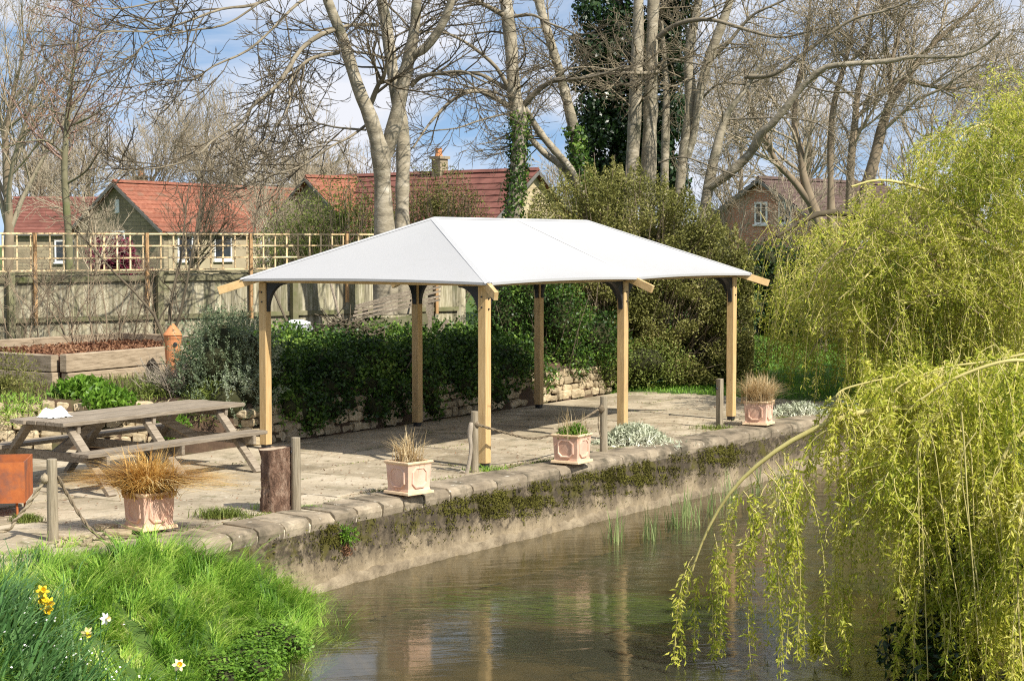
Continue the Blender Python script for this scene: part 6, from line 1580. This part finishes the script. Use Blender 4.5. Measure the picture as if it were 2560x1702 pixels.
# --- near willow: limb reaching over the water from the right
D = 13.0
base = np.array([5.0, 13.6, -0.1])
wn_ = thing('willow_tree', base, 'near weeping willow limb trailing yellow green strands over the river', 'tree')
def z0(pts, D_=D, **k): return trace(pts, D_, Z0, 26, **k)
trunk = smooth_path([base + [0, 0, -0.3], base + [0.05, 0, 0.8], base + [0.0, 0, 1.7], base + [-0.25, -0.1, 2.3]], 12)
V, F = tubes(trunk[None], np.linspace(0.24, 0.09, 12)[None], 12); obj('trunk', V, F, M['willow_trunk'], wn_, smooth=True)
limbs = [z0([(2750, 905, 30), (2560, 912, 22), (2400, 915, 18), (2250, 930, 16), (2190, 936, 15), (2050, 941, 14), (1950, 958, 13), (1850, 1000, 12), (1770, 1050, 10), (1700, 1112, 9), (1650, 1180, 7), (1612, 1260, 5.5), (1585, 1345, 4.5), (1562, 1450, 3.5)], dD=0.6),
         z0([(2260, 928, 12), (2190, 945, 13), (2140, 975, 13), (2115, 1040, 12), (2118, 1130, 11), (2126, 1210, 9), (2118, 1330, 7), (2105, 1450, 6), (2112, 1600, 4)], dD=-0.4),
         z0([(2126, 1210, 6), (2165, 1310, 5), (2200, 1430, 4.5), (2230, 1560, 4), (2240, 1650, 3)], 12.7),
         z0([(2115, 1100, 6), (2170, 1170, 5), (2220, 1260, 4.5), (2245, 1400, 4), (2215, 1560, 3)], 12.6),
         z0([(1990, 950, 7), (1945, 940, 6), (1925, 920, 5.5), (1940, 898, 5), (2000, 880, 4.5), (2060, 868, 4)], 13.3),
         z0([(2040, 940, 6), (2060, 900, 5), (2110, 870, 5), (2180, 845, 5), (2290, 830, 6), (2420, 800, 8)], 13.2),
         z0([(2600, 880, 16), (2450, 850, 12), (2330, 830, 9), (2200, 870, 7), (2120, 920, 5)], 12.5),
         z0([(2600, 920, 14), (2450, 960, 11), (2340, 1010, 9), (2290, 1120, 7), (2300, 1280, 6), (2330, 1480, 4)], 12.4),
         z0([(2700, 900, 14), (2520, 1020, 10), (2400, 1080, 8), (2350, 1200, 6), (2345, 1400, 5), (2360, 1580, 4)], 12.0)]
V, F = tubes(*stack(limbs), 8); obj('limb', V, F, M['willow_bark'], wn_, smooth=True)
def hang(n, pts_fn, Lr, per, lw=(0.06, 0.0145), sway=0.10, zmin=WATER + 0.02, spread=0.02):
    B = pts_fn(n); L = rs.uniform(Lr[0], Lr[1], n); L = np.minimum(L, np.maximum((B[:, 2] - zmin) * 0.97, 0.08))
    P = strands_mesh(B, L, 9, sway, g=0.42 if sway < 0.16 else 0.2)
    V1, F1 = tubes(P, np.tile(np.linspace(0.0042, 0.0018, 9), (n, 1)), 4); obj('hanging_twig', V1, F1, M['willow_bark'], wn_)['kind'] = 'stuff'
    V, F = strand_leaves(P, per, lw[0], lw[1], spread); obj('foliage', V, F, M['willow'], wn_)
def along_limb(k, t0, t1):
    def f(n):
        P = limbs[k][0]; t = rs.uniform(t0, t1, n) * (len(P) - 1); j = np.clip(t.astype(int), 0, len(P) - 2); g = (t - j)[:, None]
        return P[j] * (1 - g) + P[j + 1] * g
    return f
# separate trailing strands over the open water (position, end height)
def fixed(spec):
    Bs, Ls = [], []
    for vx0, vy0, vy1, d in spec:
        b_ = at(vx0, vy0, d); e = at(vx0, vy1, d); Bs.append(b_); Ls.append(b_[2] - e[2])
    return np.array(Bs), np.array(Ls)
spec = []
for vx0, vy0, vy1, m_ in ((1650, 1190, 1600, 3), (1610, 1270, 1600, 3), (1715, 1110, 1420, 4), (1760, 1060, 1600, 7), (1800, 1035, 1600, 6), (1830, 1010, 1330, 3), (1890, 985, 1340, 3), (1925, 1330, 1600, 3), (1880, 1440, 1600, 2), (1970, 960, 1500, 4), (2000, 950, 1600, 5), (2030, 945, 1580, 4), (1560, 1440, 1470, 0)):
    for k in range(m_): spec.append((vx0 + rg.normal() * 12, vy0 + abs(rg.normal()) * 40, vy1 - abs(rg.normal()) * 50, 13.2 + rg.normal() * 0.25))
B, L = fixed(spec); L = np.minimum(L, B[:, 2] - WATER - 0.02)
P = strands_mesh(B, L, 14, 0.05)
V1, F1 = tubes(P, np.tile(np.linspace(0.0045, 0.002, 14), (len(B), 1)), 4); obj('hanging_twig', V1, F1, M['willow_bark'], wn_)['kind'] = 'stuff'
V, F = strand_leaves(P, 130, 0.06, 0.0145, 0.055, 0.1); obj('foliage', V, F, M['willow'], wn_)
hang(34, along_limb(0, 0.12, 0.48), (0.25, 0.7), 70)
hang(60, along_limb(1, 0.15, 0.9), (0.4, 1.2), 80)
for k in range(2, 9): hang(26, along_limb(k, 0.2, 1.0), (0.4, 1.1), 80)
def curtain(x0, x1, y0, y1, d0, d1, pw=1.0):
    def f(n):
        vx = rs.uniform(x0, x1, n); lo = np.interp(vx, [1880, 2000, 2100, 2250, 2358, 2500], [1000, 920, 850, 800, 780, 760]) if y0 is None else np.full(n, y0)
        vy = lo + rs.random(n) ** pw * (y1 - lo)
        return np.array([at(a, b_, c_) for a, b_, c_ in zip(vx, vy, rs.uniform(d0, d1, n))])
    return f
hang(520, curtain(2020, 2480, None, 1180, 12.4, 15.5), (0.25, 0.75), 60, sway=0.34, spread=0.08)
hang(170, curtain(2200, 2480, 1080, 1450, 12.2, 13.6), (0.3, 0.8), 70, sway=0.25, spread=0.07)
hang(120, curtain(1990, 2200, 820, 1000, 13, 15), (0.15, 0.4), 60, sway=0.3, spread=0.05)
st_ = []
for _ in range(13):
    x0 = rg.uniform(2030, 2380); y0 = rg.uniform(900, 1150); y1 = rg.uniform(1300, 1620); sl = rg.uniform(-10, 110)
    st_.append(trace([(x0 + rg.uniform(-40, 60), y0 - rg.uniform(20, 90)), (x0, y0), (x0 + sl * 0.3, y0 * 0.65 + y1 * 0.35), (x0 + sl * 0.7, y0 * 0.3 + y1 * 0.7), (x0 + sl, y1)], rg.uniform(12.1, 12.7), Z0, 14, 0, rg.uniform(2.5, 5), 1.2))
V, F = tubes(*stack(st_), 6); obj('bough', V, F, M['willow_bark'], wn_, smooth=True)
# dark evergreen growth on the right bank under the willow
bl = [((3.45, 13.3, -0.25), (0.42, 0.4, 0.45)), ((3.9, 13.6, -0.05), (0.6, 0.5, 0.5)), ((4.5, 13.9, 0.1), (0.7, 0.6, 0.6)), ((3.2, 12.9, -0.5), (0.4, 0.4, 0.3))]
shrub('laurel_bush', 'dark glossy bush on the river bank beneath the near willow', (3.8, 13.5, -0.6), bl, 8000, 0.085, 0.038, 'ivy_dark', 0.5, True, 0.12)

# ================================================================== NEAR GRASS BANK
n = 80000
x = rs.uniform(-5.6, -0.9, n); y = rs.uniform(9.6, 16.4, n); u, v = uv(x, y)
ok = (v > bankw(u) - 0.12) & (v < edge(u) - 0.03) & (u < -3.6)
ok2 = (u < -5.9) & (v >= edge(u) - 0.03) & (v < edge(u) + 1.0 - 0.0) & (x < -3.2)
thin = rs.random(n) < np.where(ok2, np.clip((-u - 5.9) * 1.2, 0.1, 1), 1)
k = (ok | ok2) & thin; x, y, u, v = x[k], y[k], u[k], v[k]; n = len(x)
B = np.column_stack([x, y, ground_z(x, y) - 0.01])
patch = 0.5 + 0.5 * np.sin(x * 2.3 + 1.3 * np.sin(y * 1.9)) * np.sin(y * 2.7 + 0.4)
H = (0.14 + 0.16 * patch) * rs.uniform(0.6, 1.25, n) * np.where(v > edge(u) - 0.3, 0.75, 1)
# blades gather in tufts that lean together
nt_ = 900; tx, ty = rs.uniform(-5.6, -0.9, nt_), rs.uniform(9.6, 16.4, nt_); ta = rs.normal(size=nt_) * 1.5 - 0.4; th2 = rs.uniform(0.6, 1.45, nt_)
ii = np.concatenate([np.argmin((x[s:s + 4000, None] - tx) ** 2 + (y[s:s + 4000, None] - ty) ** 2, 1) for s in range(0, n, 4000)])
B[:, 0] += (tx[ii] - x) * 0.35; B[:, 1] += (ty[ii] - y) * 0.35; H = H * th2[ii]
a = ta[ii] + rs.normal(size=n) * 0.7
reach = H * rs.uniform(0.3, 1.3, n)
Dv = np.column_stack([np.cos(a) * reach, np.sin(a) * reach, np.zeros(n)])
V, F = blades(B, Dv, H, rs.uniform(0.004, 0.0135, n), rs.uniform(0.1, 0.65, n), 3)
tag(obj('bank_grass', V, F, M['grass']), 'lush green grass on the near river bank', 'grass', kind='stuff')
# lawn grass beyond the terrace
n = 42000
x = rs.uniform(1.6, 9.5, n); y = rs.uniform(27.5, 38.5, n); u, v = uv(x, y)
k = (u > 10.2 - 0.25 * np.clip(v, 0, 4)) & (v > edge(u) + 0.5) & (u > 9.4); x, y = x[k], y[k]; n = len(x)
B = np.column_stack([x, y, ground_z(x, y)]); H = rs.uniform(0.04, 0.11, n); a = rs.uniform(0, 6.28, n)
V, F = blades(B, np.column_stack([np.cos(a), np.sin(a), 0 * a]) * (H * 0.6)[:, None], H, 0.012, 0.3, 2)
tag(obj('lawn_grass', V, F, M['lawn']), 'short green grass of the lawn beyond the terrace', 'grass', kind='stuff')
# rough growth over the bank behind the terrace wall
n = 26000
x = rs.uniform(-9, 0.5, n); y = rs.uniform(21.3, 31, n); u, v = uv(x, y)
k = (v > vback(u) + 0.25) & (y < 26.5 + (x + 8.5) * 0.7); x, y = x[k], y[k]; n = len(x)
B = np.column_stack([x, y, ground_z(x, y)]); H = rs.uniform(0.06, 0.2, n); a = rs.uniform(0, 6.28, n)
V, F = blades(B, np.column_stack([np.cos(a), np.sin(a), 0 * a]) * (H * 0.7)[:, None], H, 0.009, 0.4, 2)
tag(obj('rough_grass', V, F, M['olive_green']), 'rough grass and weeds over the bank behind the terrace', 'grass', kind='stuff')

# ================================================================== DAFFODILS AND BANK PLANTS
def on_bank(vx, vy, z=None):
    zt = -0.2
    for _ in range(12):
        b_ = at(vx, vy, 10); t = (CAMZ - zt) / (CAMZ - b_[2]); p_ = np.array([b_[0] * t, 10 * t]); zt = float(ground_z(p_[0], p_[1])) + 0.0
    return np.array([p_[0], p_[1], zt])
def strap(name, label, c, n, r, h, w):
    B = c + np.column_stack([rs.normal(size=n) * r[0], rs.normal(size=n) * r[1], np.zeros(n)]); B[:, 2] = ground_z(B[:, 0], B[:, 1])
    a = rs.normal(size=n) * 0.9 + 0.3; q = rs.uniform(0.15, 0.9, n) * h
    V, F = blades(B, np.column_stack([np.cos(a) * q, np.sin(a) * q, 0 * a]), h * rs.uniform(0.6, 1.15, n), w * rs.uniform(0.7, 1.3, n), rs.uniform(0.05, 0.5, n), 5)
    tag(obj(name, V, F, M['daff_leaf'], loc=c), label, 'plant')
strap('daffodil_leaves', 'large clump of blue green daffodil leaves on the grass bank', np.array([-3.05, 10.75, float(ground_z(-3.05, 10.75))]), 560, (0.34, 0.3), 0.52, 0.026)
strap('daffodil_leaves', 'dense dark daffodil leaf clump below the yellow blooms', np.array([-3.35, 11.5, float(ground_z(-3.35, 11.5))]), 280, (0.26, 0.2), 0.44, 0.022)
strap('daffodil_leaves', 'narrow upright daffodil leaves beside the yellow blooms', on_bank(40, 1420), 90, (0.22, 0.2), 0.40, 0.013)
strap('daffodil_leaves', 'daffodil leaves at the foot of the grass bank post', on_bank(30, 1330), 80, (0.2, 0.2), 0.34, 0.014)
strap('daffodil_leaves', 'daffodil leaves around the single pale bloom near the water', on_bank(400, 1610), 60, (0.2, 0.15), 0.26, 0.013)
def daffodil(vx, vy, D_, face, mats, label, group, s=1.0, h=0.36):
    c = at(vx, vy, D_); g = np.array([c[0] - 0.05, c[1] + 0.03, 0]); g[2] = float(ground_z(g[0], g[1]))
    th_ = thing('daffodil', g, label, 'flower', group)
    face = unit(np.array(face, float))
    a = unit(np.cross(face, [0, 0.3, 1.])); b_ = np.cross(face, a)
    obj('stem', *tube(smooth_path([g, g * 0.4 + (c - face * 0.02) * 0.6 + [-0.01, 0, 0.04], c - face * 0.045 + [0, 0, 0.03], c - face * 0.01], 9), 0.0045, 6), M['daff_leaf'], th_, smooth=True)
    for k in range(6):
        t = k * math.pi / 3; d = math.cos(t) * a + math.sin(t) * b_; sd_ = np.cross(d, face)
        V = [c, c + d * 0.016 * s + sd_ * 0.012 * s, c + d * 0.032 * s + sd_ * 0.010 * s - face * 0.004, c + d * 0.045 * s - face * 0.009, c + d * 0.032 * s - sd_ * 0.010 * s - face * 0.004, c + d * 0.016 * s - sd_ * 0.012 * s]
        obj('petal', V, [(0, 1, 2, 3), (0, 3, 4, 5)], mats[0], th_, smooth=True)
    V, F = [], []
    for r_, z in ((0.007, 0), (0.011, 0.012), (0.013, 0.024), (0.018, 0.032)):
        for k in range(10): t = k * 0.6283; V.append(c + (math.cos(t) * a + math.sin(t) * b_) * r_ * s + face * z * s)
    F = [(j * 10 + i, j * 10 + (i + 1) % 10, j * 10 + 10 + (i + 1) % 10, j * 10 + 10 + i) for j in range(3) for i in range(10)]
    obj('trumpet', V, F, mats[1], th_, smooth=True)
yy = (M['yellow'], M['yellow']); py = (M['pale_yellow'], M['yellow']); pp = (M['white_petal'], M['pale_yellow'])
gy_ = 'yellow daffodils on the grass bank'
for vx, vy, f in ((98, 1360, (0.4, -0.9, 0.5)), (100, 1383, (-0.5, -0.8, 0.2)), (113, 1388, (0.6, -0.7, 0.1)), (108, 1402, (0.2, -0.9, -0.1))):
    daffodil(vx, vy, 11.5, f, yy, 'deep yellow daffodil in the tight cluster on the grass bank', gy_, 1.1)
daffodil(243, 1424, 11.6, (0.8, -0.5, 0.1), pp, 'cream white daffodil nodding sideways above the cluster of pale blooms', None, 1.05)
daffodil(200, 1456, 11.4, (0.5, -0.6, -0.4), py, 'cream daffodil nodding low beside the big leaf clump', None, 1.05)
daffodil(412, 1530, 11.2, (0.3, -0.8, 0.3), py, 'single pale yellow daffodil out on the grass towards the water', None, 1.05)
n = 130; C = np.column_stack([rs.normal(size=n) * 0.35 - 2.85, rs.normal(size=n) * 0.3 + 11.2, np.zeros(n)]); C[:, 2] = ground_z(C[:, 0], C[:, 1]) + rs.uniform(0.2, 0.3, n)
V, F = leaves(C, rdir(n), unit(rdir(n) * 0.5 + [0, -0.5, 1]), 0.018, 0.018, 0.0)
tag(obj('white_wildflowers', V, F, M['white_petal']), 'tiny white wild flowers scattered among the daffodil leaves', 'flowers', kind='stuff')
# water plant mat at the water's edge
c1, c2 = np.array([-1.60, 13.3, -0.58]), np.array([-1.5, 12.75, -0.60])
bl = [((-2.0 + rg.normal() * 0.2, 12.9 + rg.normal() * 0.32, -0.6 + 0.1 * rg.random()), (rg.uniform(0.12, 0.26), rg.uniform(0.12, 0.26), rg.uniform(0.07, 0.15))) for _ in range(16)]
C, Nn = blob_points(8500, bl, 0.6); n = len(C)
V, F = leaves(C, unit(rdir(n) * [1, 1, 0.4]), unit(Nn + rdir(n) * 0.6 + [0, 0, 0.7]), rs.uniform(0.02, 0.04, n), rs.uniform(0.016, 0.03, n), 0.08)
wc = thing('watercress', (-1.65, 13.0, -0.7), 'mat of small round green leaves at the water edge below the grass', 'plant'); obj('foliage', V, F, M['green_leaf'], wc)
mb = MB()
for i, (c_, r_) in enumerate(bl): mb.add(*lump(c_, np.array(r_) * 0.5, i, 12, 8, 0.1))
obj('shade_lump', mb.V, mb.F, M['shade_core'], wc, smooth=True)  # added dark lumps, painted shade under the leaf mat
# reeds standing in the shallow water
def reeds(pts, n, label):
    Bs = []
    for vx, vy in pts:
        b_ = at(vx, vy, 10); t = (CAMZ - WATER) / (CAMZ - b_[2]); Bs.append((b_[0] * t, 10 * t, WATER - 0.05))
    Bs = np.array(Bs); B = Bs[rs.integers(0, len(Bs), n)] + rs.normal(size=(n, 3)) * [0.06, 0.08, 0]
    a = rs.uniform(0, 6.28, n); V, F = blades(B, np.column_stack([np.cos(a), np.sin(a), 0 * a]) * rs.uniform(0.02, 0.16, n)[:, None], rs.uniform(0.22, 0.55, n), rs.uniform(0.010, 0.018, n), 0.1, 3)
    tag(obj('reed_clump', V, F, M['reed'], loc=Bs[0]), label, 'reeds', kind='stuff' if len(pts) > 1 else None)
reeds([(1415, 1245)], 24, 'thin clump of upright reeds in the shallows farthest along from the willow strands')
reeds([(1500, 1242)], 24, 'small clump of upright reeds between the thin clump and the willow')
reeds([(1580, 1190), (1640, 1180), (1690, 1150), (1600, 1210), (1740, 1135), (1800, 1130), (1560, 1215), (1665, 1165)], 150, 'wide bed of reeds at the foot of the wall behind the willow strands')
# green weed streaming under the surface
n = 2600
cw = at(1470, 1430, 10); t = (CAMZ + 0.8) / (CAMZ - cw[2]); cw = np.array([cw[0] * t, 10 * t, -0.716])
U = rs.normal(size=n) * 0.9; Vv = rs.normal(size=n) * 0.28
B = cw + np.column_stack([U * 0.9 + Vv * 0.3, U * -0.35 + Vv, rs.uniform(-0.02, 0.008, n)])
d = np.array([0.9, -0.35, 0.02]); V, F = leaves(B, unit((d + rdir(n) * 0.22) * [1, 1, 0]), np.tile([0, 0, 1.], (n, 1)), rs.uniform(0.25, 0.6, n), 0.02, 0.0)
tag(obj('water_weed', V, F, M['weed']), 'green weed streaming below the river surface', 'water weed', kind='stuff')
